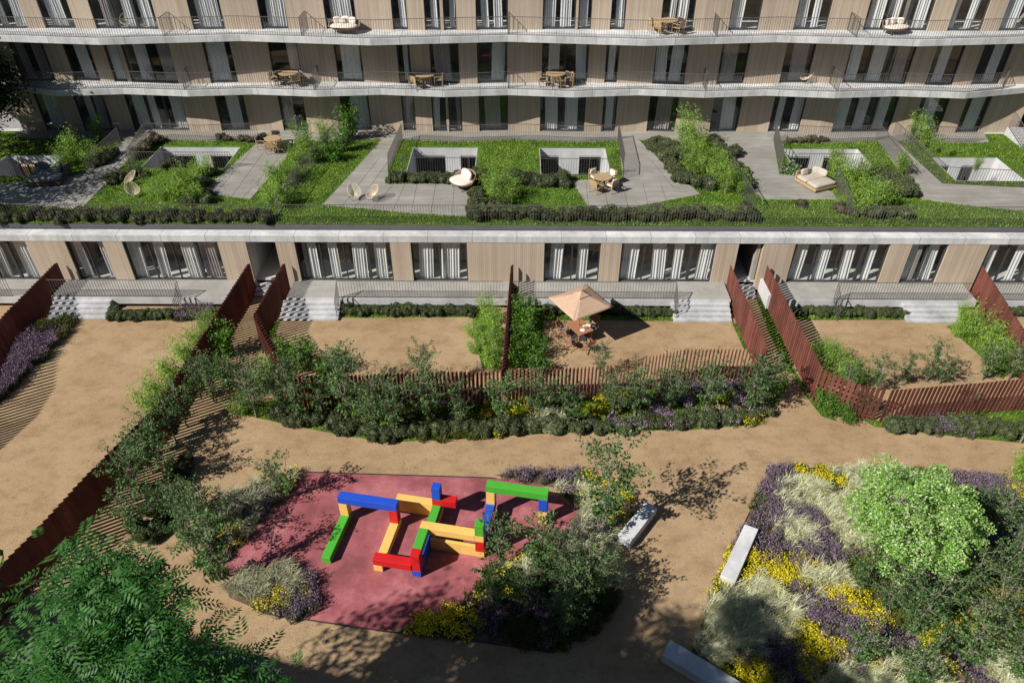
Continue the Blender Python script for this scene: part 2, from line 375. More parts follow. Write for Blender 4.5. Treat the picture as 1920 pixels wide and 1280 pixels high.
def place(proto, used, loc, rz=0.0, sc=1.0, label=None, group=None):
    """first use moves the prototype itself, later uses copy it"""
    if id(proto) not in used:
        used.add(id(proto)); proto.location = loc; proto.rotation_euler = (0,0,rz)
        proto.scale = (sc, sc, sc) if not hasattr(sc, '__len__') else sc
        if label: proto["label"] = label
        if group: proto["group"] = group
        return proto
    return dup(proto, loc, rz, sc, label, group)
USED = set()
ORD = "first second third fourth fifth sixth seventh eighth ninth tenth eleventh twelfth thirteenth fourteenth fifteenth sixteenth seventeenth eighteenth nineteenth twentieth".split()
def unit(a): return a/(np.linalg.norm(a, axis=-1, keepdims=True)+1e-9)
def leaves(P, size, aspect=.5, up=.5, jit=.4, axis=None):
    """one folded diamond leaf per point"""
    n = len(P); d = rng.normal(size=(n,3)) if axis is None else axis+rng.normal(size=(n,3))*jit
    d = unit(d); nr = rng.normal(size=(n,3)); nr[:,2] = np.abs(nr[:,2])+up*2; nr = unit(nr)
    sd = unit(np.cross(d, nr)); nr = np.cross(sd, d)
    L = size*(rng.uniform(.65, 1.3, (n,1))); W = L*aspect
    V = np.stack([P-d*L*.5, P+sd*W*.5-nr*W*.12, P+d*L*.5, P-sd*W*.5-nr*W*.12], 1).reshape(-1,3)
    return V, np.arange(4*n).reshape(n,4)
def blades(P, h, wd, lean=.5, dirs=None):
    """curved blade of two quads narrowing to the tip"""
    n = len(P); a = rng.uniform(0, 2*pi, n); out = np.stack([np.cos(a), np.sin(a), np.zeros(n)], 1)
    if dirs is not None: out = unit(out*.6+dirs)
    sd = np.stack([-out[:,1], out[:,0], np.zeros(n)], 1)
    H = h*rng.uniform(.6, 1.25, (n,1)); ln = lean*rng.uniform(.3, 1.2, (n,1)); z = np.array([[0,0,1.]])
    b0 = P; b1 = P+z*H*.6+out*H*ln*.35; b2 = P+z*H*(1-.3*ln)+out*H*ln
    V = np.stack([b0-sd*wd*.5, b0+sd*wd*.5, b1+sd*wd*.42, b1-sd*wd*.42, b2+sd*wd*.1, b2-sd*wd*.1], 1).reshape(-1,3)
    k = np.arange(n)[:,None]*6
    return V, np.concatenate([k+np.array([[0,1,2,3]]), k+np.array([[3,2,4,5]])])
def join(parts):
    Vs, Fs, k = [], [], 0
    for V, F in parts: Vs.append(V); Fs.append(F+k); k += len(V)
    return np.concatenate(Vs), np.concatenate(Fs)
def inside(P, pl):
    x, y = P[:,0], P[:,1]; r = np.zeros(len(P), bool); n = len(pl)
    for i in range(n):
        x0, y0 = pl[i]; x1, y1 = pl[(i+1)%n]
        if y0 == y1: continue
        c = ((y0 > y) != (y1 > y)) & (x < (x1-x0)*(y-y0)/(y1-y0)+x0); r ^= c
    return r
def scatter(pl, dens):
    a = np.array(pl); lo, hi = a.min(0), a.max(0); n = int(dens*(hi-lo).prod())
    P = rng.uniform(lo, hi, (n,2)); return P[inside(P, pl)]
# ================================================================== ground
def sheet(name, pl, z, mat, kind='structure', label=None):
    mb = MB(); n = len(pl)
    ar = sum(pl[i][0]*pl[(i+1)%n][1]-pl[(i+1)%n][0]*pl[i][1] for i in range(n))
    if ar < 0: pl = pl[::-1]
    mb.add([(x,y,z) for x,y in pl], [tuple(range(n))])
    o = mb.build(name, mat); tag(o, label, None, None, kind); return o
sheet('ground', [(-160,-120),(160,-120),(160,220),(-160,220)], 0.0, M['soil'], label='sandy brown compacted soil of the gardens and paths')
PLAY = [(575,886),(918,896.5),(1000,900),(1085,957),(1060,1020),(960,1120),(900,1170),(757,1176),(721,1182),(502,1150),(430,1120),(422,1059)]
pm = MB(); pm.prism(poly(PLAY), -.05, .012); tag(pm.build('play_surface', M['rubber']), 'dusty red rubber play surface under the coloured beams', None, None, 'structure')
BEDS = {
 'front': [(455,760),(445,775),(520,792),(600,808),(720,829),(850,824),(1000,814),(1130,808),(1290,806),(1420,796),(1442,772),(1470,735),(1480,712),(1440,705),(1290,706),(1120,745),(900,755),(640,752),(540,745)],
 'right_strip': [(1545,745),(1640,800),(1760,815),(1930,832),(2060,845),(2060,760),(1920,765),(1760,780),(1650,792),(1580,755)],
 'outer': [(445,560),(425,640),(395,690),(375,750),(345,800),(330,870),(320,960),(300,1030),(150,1080),(60,1090),(100,1020),(190,935),(285,845),(335,790),(390,690),(430,600)],
 'play_left': [(395,960),(440,925),(520,898),(563,884),(560,903),(492,972),(432,1040),(410,1085),(372,1060),(380,1000)],
 'island': [(418,1095),(470,1070),(540,1060),(590,1085),(594,1140),(562,1165),(500,1152),(430,1118)],
 'play_right': [(925,890),(1000,884),(1100,885),(1150,910),(1190,930),(1186,965),(1152,1010),(1145,1060),(1172,1100),(1120,1180),(1040,1222),(890,1200),(745,1186),(765,1170),(830,1145),(880,1130),(900,1090),(930,1052),(990,1042),(1062,1015),(1083,955),(1040,915)],
 'meadow': [(1447,877),(1570,880),(1720,885),(1930,903),(2150,960),(2200,1100),(2200,1420),(1480,1420),(1296,1222),(1345,1085),(1392,985)],
}
for k, z, mt in (('front', .010, 'lawn'), ('right_strip', .010, 'lawn'), ('play_left', .018, 'mulch'), ('island', .018, 'mulch'), ('play_right', .018, 'mulch'), ('meadow', .010, 'mulch')):
    sheet('planting_soil' if mt == 'mulch' else 'lawn_strip', poly(BEDS[k]), z, M[mt])
GREEN = [[(110,603),(140,603),(100,640),(0,700),(-60,730),(-60,690)], [(445,545),(470,540),(455,560),(430,620),(415,660),(405,655),(430,600)],
         [(1418,560),(1435,560),(1470,640),(1490,700),(1478,700),(1440,620)], [(1372,605),(1380,605),(1445,655),(1395,655)],
         [(525,600),(512,640),(560,700),(545,700),(505,650),(505,610)], [(1775,612),(1812,605),(1900,690),(1880,710),(1830,660)],
         [(1470,665),(1525,745),(1570,790),(1540,780),(1505,735)], [(885,590),(935,590),(935,690),(905,690),(890,640)], [(958,590),(1020,590),(1015,690),(958,690)],
         [(205,580),(420,580),(410,600),(205,602)], [(640,578),(940,578),(935,594),(640,596)], [(955,580),(1262,580),(1262,602),(955,600)], [(1485,580),(1702,580),(1702,600),(1485,600)]]
for g in GREEN: sheet('lawn_patch', poly(g), .006, M['lawn'])
# thin steel edging round the play surface and beside the benches
def edging(name, pts, label):
    mb = MB(); q = [at(u, v) for u, v in pts]
    for a, b in zip(q, q[1:]): mb.bar((a[0],a[1],.02), (b[0],b[1],.02), .025, .05)
    return tag(mb.build(name, M['frame']), label, 'edging')
edging('steel_edging', [(575,885.2),(918,895.7),(930,897)], 'thin dark steel edging along the far side of the red play surface')
edging('steel_edging', [(502,1151),(721,1183.5),(900,1203),(1040,1224)], 'thin dark steel edging along the near side of the red play surface')
edging('steel_edging', [(1351,1078),(1413,943)], 'thin steel edging line running from the narrow bench up to the meadow corner')
edging('steel_edging', [(1447,876),(1570,879),(1720,884),(1930,902)], 'thin steel edging along the top of the flower meadow')

# ================================================================== lower pavilion (ground floor flats under a green roof)
YF, ZT, ZP, ZR = 35.7, .70, 3.25, 3.95            # facade plane, terrace level, underside of parapet, roof lawn
pav = thing('garden_pavilion', 'low oak clad pavilion of garden flats under a planted roof', 'building', (0, YF, 0))
pav_w = None
def P(mb, name, mat, **k):
    mb.v = [(x, y-YF, z) for x, y, z in mb.v]; return mb.build(name, mat, pav, **k)
def xt(u, v=454.0): return aty(u, v, YF)[0]
WIN0 = [(-75,47),(121,191.5),(228,407),(551,730.7),(769,875),(1021,1127.7),(1166.7,1345.5),(1493,1673),(1713,1783),(1859,1990)]
WIN0 = [(xt(a), xt(b)) for a, b in WIN0]
PASS = [(xt(459.5), xt(515.6)), (xt(1387), xt(1435))]
op = sorted(WIN0+PASS); XL, XR = -42.0, 44.0
x = XL
for a, b in op+[(XR, XR)]:
    mb = MB(); mb.box(x, a, YF, YF+.3, ZT-.45, ZP); x = b; P(mb, 'wall_panel', M['timber'])
# parapet beam and dark strip behind it
mb = MB(); mb.box(XL, XR, YF-.02, YF+.62, ZP, 3.66); P(mb, 'parapet', M['concrete'], bevel=.015)
mb = MB(); mb.box(XL, XR, YF+.62, 36.38, ZP, 3.5); mb.box(XL, XR, 36.38, 36.5, ZP, ZR-.03); P(mb, 'roof_edge_strip', M['channel'])
WELLS = [tuple(q*.99 for q in W_) for W_ in [(-24.0,-18.7,44.2,47.5), (-6.97,-2.68,43.5,47.54), (1.53,5.88,43.4,47.52), (17.78,22.8,44.25,47.5), (27.2,31.42,42.65,46.15), (-33.6,-29.9,42.9,46.05)]]
def slab_with_holes(x0, x1, y0, y1, z0, z1, holes):
    xs = sorted({x0, x1, *[h[0] for h in holes], *[h[1] for h in holes]}); ys = sorted({y0, y1, *[h[2] for h in holes], *[h[3] for h in holes]})
    mb = MB()
    for i in range(len(xs)-1):
        for j in range(len(ys)-1):
            cx, cy2 = (xs[i]+xs[i+1])/2, (ys[j]+ys[j+1])/2
            if any(h[0] < cx < h[1] and h[2] < cy2 < h[3] for h in holes): continue
            mb.box(xs[i], xs[i+1], ys[j], ys[j+1], z0, z1)
    return mb
P(slab_with_holes(XL, XR, 36.5, 50.2, ZP+.05, ZR-.01, [(a-.035, b+.035, c-.035, d+.035) for a, b, c, d in WELLS]), 'roof_slab', M['concrete_plain'])
lm = MB()
for (x0, x1, y0, y1) in [(XL, XR, 36.42, 49.7)]:
    s_ = slab_with_holes(x0, x1, y0, y1, 0, 1, WELLS)
    for f in range(0, len(s_.v), 8): lm.add([(q[0], q[1], ZR) for q in s_.v[f+4:f+8]], [(0,1,2,3)])
tag(lm.build('roof_lawn', M['lawn']), 'green lawn covering the pavilion roof', None, None, 'structure')
# interiors
mb = MB(); mb.box(XL, XR, YF+.3, 42, ZT-.3, ZT+.005); P(mb, 'interior_floor', M['int_floor'])
mb = MB(); mb.box(XL, XR, 40.9, 41.1, ZT+.005, ZP); P(mb, 'interior_wall', M['timber_in'])
for xx in (-29.5, -15.4, -11.9, -2.2, 1.0, 13.5, 22.5, 30):
    mb = MB(); mb.box(xx-.1, xx+.1, YF+.3, 40.9, ZT+.005, ZP); P(mb, 'partition', M['int_wall'])
mb = MB(); mb.box(XL, XR, YF+.3, 41.1, ZP-.02, ZP+.04); P(mb, 'interior_ceiling', M['int_ceil'])
def window(parent, A, B, z0, z1, off, panes, thick=.06, origin=(0,0,0), curtains=None, seed=0, depth=.14, nrm=None):
    """frame (part) > pane, curtain; A-B is the sill line on the wall face"""
    rr = random.Random(seed)
    A, B = np.array([*A, 0.]), np.array([*B, 0.]); t = B-A; L = np.linalg.norm(t); t /= L; n = np.array([-t[1], t[0], 0])   # inward
    o3 = np.array(origin); up = np.array([0,0,1.])
    mk = lambda s, d, z: A+t*s+n*d+up*z-o3
    f = MB(); yc = off+depth/2; hz = (z1-z0)/2
    def vb(s, wd, dp=depth): f.obox(mk(s, yc, z0+hz), t*wd/2, n*dp/2, up*hz)
    vb(thick/2, thick); vb(L-thick/2, thick)
    for z in (z0+thick/2, z1-thick/2): f.obox(mk(L/2, yc, z), t*(L/2-thick), n*(depth/2-.004), up*thick/2)
    for k in range(1, panes):
        s = L*k/panes; wd = .16 if (k == panes-1 and panes > 2) else (.07 if k%2 else .05)
        f.obox(mk(s, yc+.012, z0+hz), t*wd/2, n*(depth/2-.01), up*(hz-thick))
    wn = f.build('window', M['frame'], parent)
    g = MB(); q = [mk(.02, yc+.02, z0+.02), mk(L-.02, yc+.02, z0+.02), mk(L-.02, yc+.02, z1-.02), mk(.02, yc+.02, z1-.02)]
    g.add(q, [(0,1,2,3)]); g.build('pane', M['glass'], wn)
    if curtains is None:
        curtains = []; s = 0.0
        k = max(1, round(L/1.35)); seg = L/k
        for i in range(k):
            wd = seg*rr.uniform(.36, .72); a = i*seg+rr.uniform(.02, seg-wd)
            curtains.append((a/L, (a+wd)/L))
    for a, b in curtains:
        nn = max(8, int((b-a)*L/.028)); ss = np.linspace(a*L, b*L, nn); ph = rr.uniform(0, 6)
        wv = np.sin(ss*2*pi/.16+ph+1.2*np.sin(ss*3+ph))*.032+np.sin(ss*2*pi/.41+ph*2)*.02
        rows = [(z1-.09, .75), (z0+(z1-z0)*.5, 1.0), (z0+.06, 1.15)]
        V = []; lean = rr.uniform(-.06, .06)
        for ri, (z, am) in enumerate(rows):
            for s, wv_ in zip(ss, wv): V.append(mk(min(L-.03, max(.03, s+lean*ri)), off+depth+.12+wv_*am, z))
        F = [(r*nn+i, r*nn+i+1, (r+1)*nn+i+1, (r+1)*nn+i) for r in range(2) for i in range(nn-1)]
        c = MB(); c.add(V, F); c.build('curtain', M['curtain_b'] if rr.random() < .09 else M['curtain'], wn, smooth=True)
for i, (a, b) in enumerate(sorted(WIN0)):
    window(pav, (a, YF), (b, YF), ZT, ZP, .1, max(2, round((b-a)/1.35)), .07, (0, YF, 0), seed=40+i)
# terraces, with the joint to the ground in shadow
TER = [(XL, -15.75), (-12.75, -.25), (.15, 11.85), (14.15, 25.4), (26.2, XR)]
for i, (a, b) in enumerate(TER):
    mb = MB(); mb.box(a, b, 33.99, YF+.3, .27, ZT); mb.box(a+.3, b-.3, 34.7, YF+.2, -.02, .27)
    P(mb, 'terrace', M['terrace'], bevel=.012)
    mb = MB(); mb.box(a, b, 33.965, 33.99, .275, ZT-.003); P(mb, 'terrace_edge', M['concrete_plain'])
# passages between the flats
for i, (a, b) in enumerate(PASS):
    mb = MB(); mb.box(a-.25, a, YF+.3, 41, 0, ZP); mb.box(b, b+.25, YF+.3, 41, 0, ZP); mb.box(a, b, 40.8, 41, 0, ZP)
    P(mb, 'passage_wall', M['concrete_plain'] if i == 0 else M['timber_in'])
    st = MB()
    for k in range(5): st.box(a+.002, b-.002, 35.1+.3*k, 35.4+.3*k if k < 4 else 40.8, 0, .14*(k+1))
    P(st, 'passage_steps', M['step'], bevel=.01)
for xx in (-15.55, 14.0-.15):
    mb = MB(); mb.box(xx, xx+.16, 33.95, YF-.03, .1, 1.02); P(mb, 'upstand_wall', M['concrete_plain'], bevel=.01)
# garden stairs
STAIRS = [at(88,601)[0], at(198,601)[0]], [at(524,603)[0], at(634,603)[0]], [at(1263,604)[0], at(1372,604)[0]], [at(1701,606)[0], at(1806,606)[0]]
for a, b in STAIRS:
    st = MB()
    for k in range(4): st.box(a, b, 32.78+.3*k, 33.08+.3*k if k < 3 else 33.96, 0, .14*(k+1))
    P(st, 'garden_steps', M['step'], bevel=.012)
# light wells
for i, (x0, x1, y0, y1) in enumerate(WELLS):
    zf = 1.0; th = .035; mb = MB()
    zt = ZR+.012
    mb.box(x0-th, x0, y0-th, y1, zf, zt); mb.box(x1, x1+th, y0-th, y1, zf, zt); mb.box(x0, x1, y0-th, y0, zf, zt)
    L = x1-x0
    gaps = {0: (.05,.40,.60,.98), 1: (.02,.49,.73,.98), 2: (.02,.30,.62,.96), 3: (.03,.42,.60,.78), 4: (.18,.34,.52,.72), 5: (.1,.4,.55,.9)}[i]
    zt2 = ZR-.55
    mb.box(x0, x1, y1, y1+.2, zt2, ZR-.02); s = 0
    for g0, g1 in ((gaps[0], gaps[1]), (gaps[2], gaps[3])):
        mb.box(x0+L*s, x0+L*g0, y1, y1+.2, zf, zt2); s = g1
    mb.box(x0+L*s, x1, y1, y1+.2, zf, zt2)
    P(mb, 'light_well', M['concrete_plain'])
    mb = MB(); mb.box(x0-th, x1+th, y0-th, y1+2.6, zf-.1, zf); P(mb, 'light_well_floor', M['int_floor'])
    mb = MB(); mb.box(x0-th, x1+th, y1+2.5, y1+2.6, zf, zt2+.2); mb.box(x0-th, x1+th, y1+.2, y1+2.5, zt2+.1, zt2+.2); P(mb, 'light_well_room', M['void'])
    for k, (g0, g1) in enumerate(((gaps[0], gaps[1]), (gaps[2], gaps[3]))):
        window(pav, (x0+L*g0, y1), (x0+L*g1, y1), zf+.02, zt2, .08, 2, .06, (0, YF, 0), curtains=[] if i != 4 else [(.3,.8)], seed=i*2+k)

# ---- paths and terraces on the roof
PATHS = {
 0: [(249,246),(277,246),(275,260.6),(243,298),(206,337),(153,392),(0,384),(-70,384),(-70,345),(0,345),(140,330),(160,323),(177,310),(226,269)],
 1: [(484,267),(381,358.5),(424,369),(469.6,373.7),(526,312),(541,289),(560,250),(520,250)],
 2: [(727,250),(605,384.6),(760,399.5),(877,406.5),(884,355),(880,345),(730,346),(727,320),(752,250)],
 3: [(1071.5,339),(1102,387),(1118,403),(1140,398),(1313,365),(1290,345),(1238,301),(1184,251),(1160,251),(1167,336)],
 4: [(1334,252),(1361,278),(1386,305),(1400,324),(1400,345),(1430,375),(1570,375),(1562,362),(1494,329),(1461,326),(1448,252)],
 5: [(1641,258),(1674,305),(1716,347),(1728,375),(1820,386),(1925,397),(2050,407),(2050,358),(1920,352),(1766,344),(1668,252)]}
JOINT = {0: (.35,.7), 1: (.28,.55,.8), 2: (.2,.38,.56,.74,.9), 3: (.25,.45,.65,.85), 4: (), 5: ()}
PATHW = {}
for k, pp in PATHS.items():
    q = poly(pp, ZR); PATHW[k] = q
    mb = MB(); mb.prism(q, ZR-.1, ZR+.03); tag(mb.build('roof_path', M['paving']), None, None, None, 'structure')
# paving joints as narrow dark grooves (thin strips just above the slabs)
JL = [((470,285),(405,364)),((505,272),(433,371)),((530,290),(455,372)), ((712,296),(641,388)),((727,305),(664,391)),((738,346),(698,393)),((760,346),(736,397)),((782,346),(771,400)),((817,346),(808,402)),((852,346),(848,405)),
      ((1221,302),(1262,352)),((1205,345),(1215,383)),((1098,340),(1104,388)),((1130,341),(1142,397)),((1238,345),(1250,377)),((1167,345),(1178,391)),((150,330),(118,384)),((185,340),(148,390))]
gm = MB()
for a, b in JL:
    p, q = at(*a, ZR), at(*b, ZR); gm.bar((p[0],p[1],ZR+.032), (q[0],q[1],ZR+.032), .018, .004)
tag(gm.build('paving_joints', M['shade_dark_wall']), None, None, None, 'structure')
gm2 = MB()

# ================================================================== apartment building
apt = thing('apartment_building', 'long oak clad apartment block with zigzag concrete balconies', 'building', (0, 50, 0))
def Q(mb, name, mat, **k):
    mb.v = [(x, y-50, z) for x, y, z in mb.v]; return mb.build(name, mat, apt, **k)
FZ = [3.95, 7.3, 10.7]; FTOP = [6.9, 10.3, 13.7]
XA, XB = -34.6, 34.6
def zig(verts):
    vs = sorted(verts)
    def f(x):
        for (x0, y0), (x1, y1) in zip(vs, vs[1:]):
            if x <= x1 or (x1, y1) == vs[-1]:
                return y0+(y1-y0)*(x-x0)/(x1-x0)
    return f, [a for a, b in vs]
per = 8.45
f0, k0 = zig([(-4.4+per*i, 49.72) for i in range(-5, 6)]+[(-4.4+per*(i+.5), 49.95) for i in range(-5, 6)])
f1, k1 = zig([(-4.8+16.6*i, 49.6) for i in range(-3, 4)]+[(-4.8+16.6*(i+.5), 50.1) for i in range(-3, 4)])
f2, k2 = zig([(-4.8+16.6*i, 49.7) for i in range(-3, 4)]+[(-4.8+16.6*(i+.5), 50.0) for i in range(-3, 4)])
FAC = [(f0, k0), (f1, k1), (f2, k2)]
VF = [247.5, 154.5, 55.5]
WINS = [
 [(83,127),(157,213),(249,354),(416,469),(531,578),(645,697.5),(756.6,781),(812,838.5),(843,867.6),(899,953),(1012,1095),(1126.7,1153),(1211.7,1264.5),(1328,1380.5),(1439,1496.5),(1556,1665.6),(1705,1755),(1787,1832)],
 [(42,103),(136,187),(214,240.5),(247,337.5),(398,448.6),(515,568),(634,684),(750,774),(810,863),(896,951),(1015,1100.7),(1132,1156),(1221,1280),(1340,1391),(1458.6,1513),(1576,1692),(1727,1777),(1812,1866)],
 [(-10,50),(83,140),(179,298.5),(364,423),(491,541),(612,670),(737.6,766),(798,827.5),(833,857),(893,953),(1017,1078.6),(1083,1108),(1143,1170.6),(1236,1297),(1362.6,1419.5),(1485,1548.5),(1615,1733),(1769,1832),(1865,1919)]]
for fl in range(3):
    fy, ks = FAC[fl]; z0, z1 = FZ[fl], FTOP[fl]
    ws = [(at(a, VF[fl], z0)[0], at(b, VF[fl], z0)[0]) for a, b in WINS[fl]]
    x = XA
    for a, b in ws+[(XB, XB)]:
        mb = MB(); xs = [x]+[k for k in ks if x+.02 < k < a-.02]+[a]
        for u0, u1 in zip(xs, xs[1:]):
            mb.prism([(u0, fy(u0)), (u1, fy(u1)), (u1, fy(u1)+.25), (u0, fy(u0)+.25)], z0, z1)
        x = b; Q(mb, 'wall_panel', M['timber'])
    for i, (a, b) in enumerate(ws):
        np_ = max(1, round((b-a)/1.5)) if (b-a) > 1.3 else 1
        window(apt, (a, fy(a)), (b, fy(b)), z0+.03, z1, .1, np_, .06, (0, 50, 0), seed=fl*50+i)
    mb = MB(); mb.box(XA+.1, XB-.1, 50.34, 57.9, z0-.1, z0+.02); Q(mb, 'interior_floor', M['int_floor'] if fl else M['int_floor'])
    mb = MB(); mb.box(XA+.1, XB-.1, 54.4, 54.5, z0+.02, z1); Q(mb, 'interior_wall', M['int_wall'])
    for j in range(-4, 5):
        xx = -.62+per*j
        if XA+.3 < xx < XB-.3: mb = MB(); mb.box(xx-.1, xx+.1, 50.37, 54.4, z0+.02, z1); Q(mb, 'partition', M['int_wall'])
mb = MB(); mb.box(XA, XA+.1, 50.5, 58, FZ[0], FTOP[2]); mb.box(XB-.1, XB, 50.5, 58, FZ[0], FTOP[2]); mb.box(XA, XB, 58, 58.2, 0, FTOP[2]+.3)
Q(mb, 'end_wall', M['concrete_plain'])
B1 = [(-34.9,49.9),(-33.9,49.3),(-30.25,48.24),(-26.0,48.68),(-21.6,48.25),(-17.45,48.68),(-13.15,48.26),(-8.98,48.68),(-4.77,48.26),(-.6,48.67),(3.68,48.25),(7.95,48.7),(12.2,48.25),(16.4,48.68),(20.7,48.23),(24.9,48.64),(29.2,48.22),(34.6,49.55)]
B2 = [(-44,48.2),(-34.9,48.68),(-26.05,47.75),(-17.5,48.65),(-9.15,47.75),(-.62,48.62),(7.98,47.77),(16.3,48.62),(24.88,47.8),(34.25,48.72),(44,47.8)]
for nm, E_, zt, xl, xr in (('balcony', B1, 7.3, -34.9, 34.6), ('balcony', B2, 10.7, -44, 44)):
    pl = E_+[(E_[-1][0], 51.4), (E_[0][0], 51.4)]
    mb = MB(); mb.prism(pl, zt-.4, zt); Q(mb, nm, M['concrete'], bevel=.012)
mb = MB(); mb.box(XA, XB, 50.3, 58, 13.7, 14.1); Q(mb, 'roof', M['concrete_plain'])
# stone strip along the foot of the facade (roof level walkway)
WALK = [(-34.5,48.5)]+[p for p in sorted([(-4.4+per*i, 48.0) for i in range(-3, 5)]+[(-4.4+per*(i+.5), 48.42) for i in range(-3, 4)])]+[(31.9,48.15),(32.4,50.0)]
pl = WALK+[(-34.5, 50.2)]
mb = MB(); mb.prism(pl, ZR-.1, ZR+.026); tag(mb.build('roof_walkway', M['paving']), None, None, None, 'structure')

# ---- railings
def railing_mesh(mb, pts, h=1.1, gap=.155, bar=.015, top=.034, base=.02, close=None):
    for a, b in zip(pts, pts[1:]):
        a, b = np.array(a, float), np.array(b, float); L = np.linalg.norm(b[:2]-a[:2]); n = max(1, round(L/gap)); t = (b-a)/max(L, 1e-6)
        sd = np.array([-t[1], t[0], 0])
        for i in range(n+1):
            p = a+(b-a)*i/n
            mb.obox(p+np.array([0,0,(h+base)/2]), t*bar/2, sd*bar*.8, np.array([0,0,(h-base)/2]))
        z = np.array([0,0,1.]); mb.bar(a+z*h, b+z*h, top, top*.8); mb.bar(a+z*(base+.03), b+z*(base+.03), .03, .02)
def rail_part(pts, **k):
    mb = MB(); railing_mesh(mb, pts, **k); return Q(mb, 'railing', M['rail'])
def inset(E_, d=.06): return [(x, y+d) for x, y in E_]
rail_part([(x, y, 7.3) for x, y in inset(B1[1:-1])+[(31.9,48.95),(32.6,50.4)]])
rail_part([(x, y, 10.7) for x, y in inset(B2)])
DIV = {7.3: (357,597,953,1316,1556), 10.7: (318,572,953,1337,1592)}
for zt, us in DIV.items():
    E_ = B1 if zt < 8 else B2; fe, _ = zig(E_); fw_ = FAC[1 if zt < 8 else 2][0]
    for u in us:
        x = at(u, 158 if zt < 8 else 60, zt)[0]; rail_part([(x, fe(x)+.1, zt), (x, fw_(x)-.03, zt)])
def railing(pts, label, z=ZR, group=None, **k):
    mb = MB(); q = [(x, y, z) if len(p) == 2 else p for p in pts for x, y in [p[:2]]]
    railing_mesh(mb, q, **k); o = mb.build('railing', M['rail']); return tag(o, label, 'railing', group)
xr = lambda u, v, z=ZR: at(u, v, z)[:2]
railing([(-38, 36.62), (42, 36.62)], 'long thin bar railing along the front edge of the roof lawn')
wl = [(x, y+.05) for x, y in WALK]
def walk_rail(u0, u1, label):
    x0, x1 = at(u0, 262, ZR)[0], at(u1, 262, ZR)[0]; fy, ks = zig(wl)
    xs = [x0]+[k for k in ks if x0 < k < x1]+[x1]; railing([(x, fy(x)) for x in xs], label)
walk_rail(60, 232, 'bar railing at the facade foot left of the leftmost sloping path')
walk_rail(277, 484, 'bar railing at the facade foot between the leftmost path and the teak dining terrace')
walk_rail(757, 1157, 'bar railing at the facade foot above the two central light wells')
walk_rail(1467, 1640, 'bar railing at the facade foot above the light well beside the beige daybed')
walk_rail(1690, 1822, 'bar railing at the facade foot right of the rightmost sloping path')
railing([xr(755,262), xr(730,320), xr(731,347)], 'railing seen edge on, along the right of the path with two wicker chairs')
railing([xr(1158,262), xr(1169,318), xr(1167,337)], 'railing seen edge on, left of the path behind the white cushioned dining set')
railing([xr(1450,262), xr(1464,318), xr(1461,328)], 'railing seen edge on, between the open terrace and the ivy clump')
railing([xr(277,262), xr(243,318)], 'railing down the right side of the leftmost sloping path')
railing([xr(228,270), xr(165,330)], 'railing down the left side of the leftmost sloping path')
railing([xr(1641,262), xr(1702,335)], 'railing down the left side of the rightmost sloping path')
railing([xr(1672,258), xr(1766,345), xr(1920,353), xr(2040,360)], 'railing turning round the lawn of the rightmost light well')
def well_front(i, ex0, ex1, label):
    x0, x1, y0, y1 = WELLS[i]; railing([(x0-ex0, y0-.12), (x1+ex1, y0-.12)], label)
well_front(0, .9, .6, 'low railing at the front lip of the light well with the grey end panel')
well_front(1, .3, .2, 'low railing at the front lip of the light well beside the basket seat')
well_front(2, .2, .5, 'low railing at the front lip of the light well beside the white cushioned dining set')
well_front(3, .2, .2, 'low railing at the front lip of the light well behind the beige daybed')
well_front(5, .2, .4, 'low railing at the front lip of the shaded light well at far left')
railing([xr(640,250), xr(555,350), xr(520,405)], 'railing hidden among the lime green shrubs left of the sloping path')
railing([xr(1368,325), xr(1412,400)], 'railing running through the shrubs between two roof terraces')
railing([xr(1563,345), xr(1590,405)], 'railing behind the beige daybed among lime shrubs')
def garden_rail(x0, x1, side, label):
    y = 34.03; mb = MB(); railing_mesh(mb, [(x0, y, ZT), (x1, y, ZT)])
    if side is not None:
        for k in range(7):      # stair side panel reaching down to the garden
            yy = y-.17*k; zt = 1.78-.13*k*.9; mb.box(side-.011, side+.011, yy-.02, yy+.02, max(.02, .70-.14*k), zt)
        mb.bar((side, y, 1.79), (side, y-1.02, 1.09), .04, .032); mb.bar((side, y, .72), (side, y-1.02, .03), .03, .02)
    return tag(mb.build('railing', M['rail']), label, 'railing')
gx = lambda u, v=560: at(u, v, ZT)[0]
garden_rail(XL+.5, gx(20), None, 'terrace railing cut off by the left picture edge')
garden_rail(gx(95), gx(338), gx(338), 'terrace railing of the leftmost big garden')
garden_rail(gx(635), gx(942), gx(635), 'terrace railing between the shadowed steps and the middle rust fence')
garden_rail(gx(957), gx(1264), gx(1264), 'terrace railing behind the tan parasol')
garden_rail(gx(1562), gx(1808), gx(1562), 'terrace railing of the garden on the right')
garden_rail(gx(1850), 40, None, 'terrace railing cut off by the right picture edge')

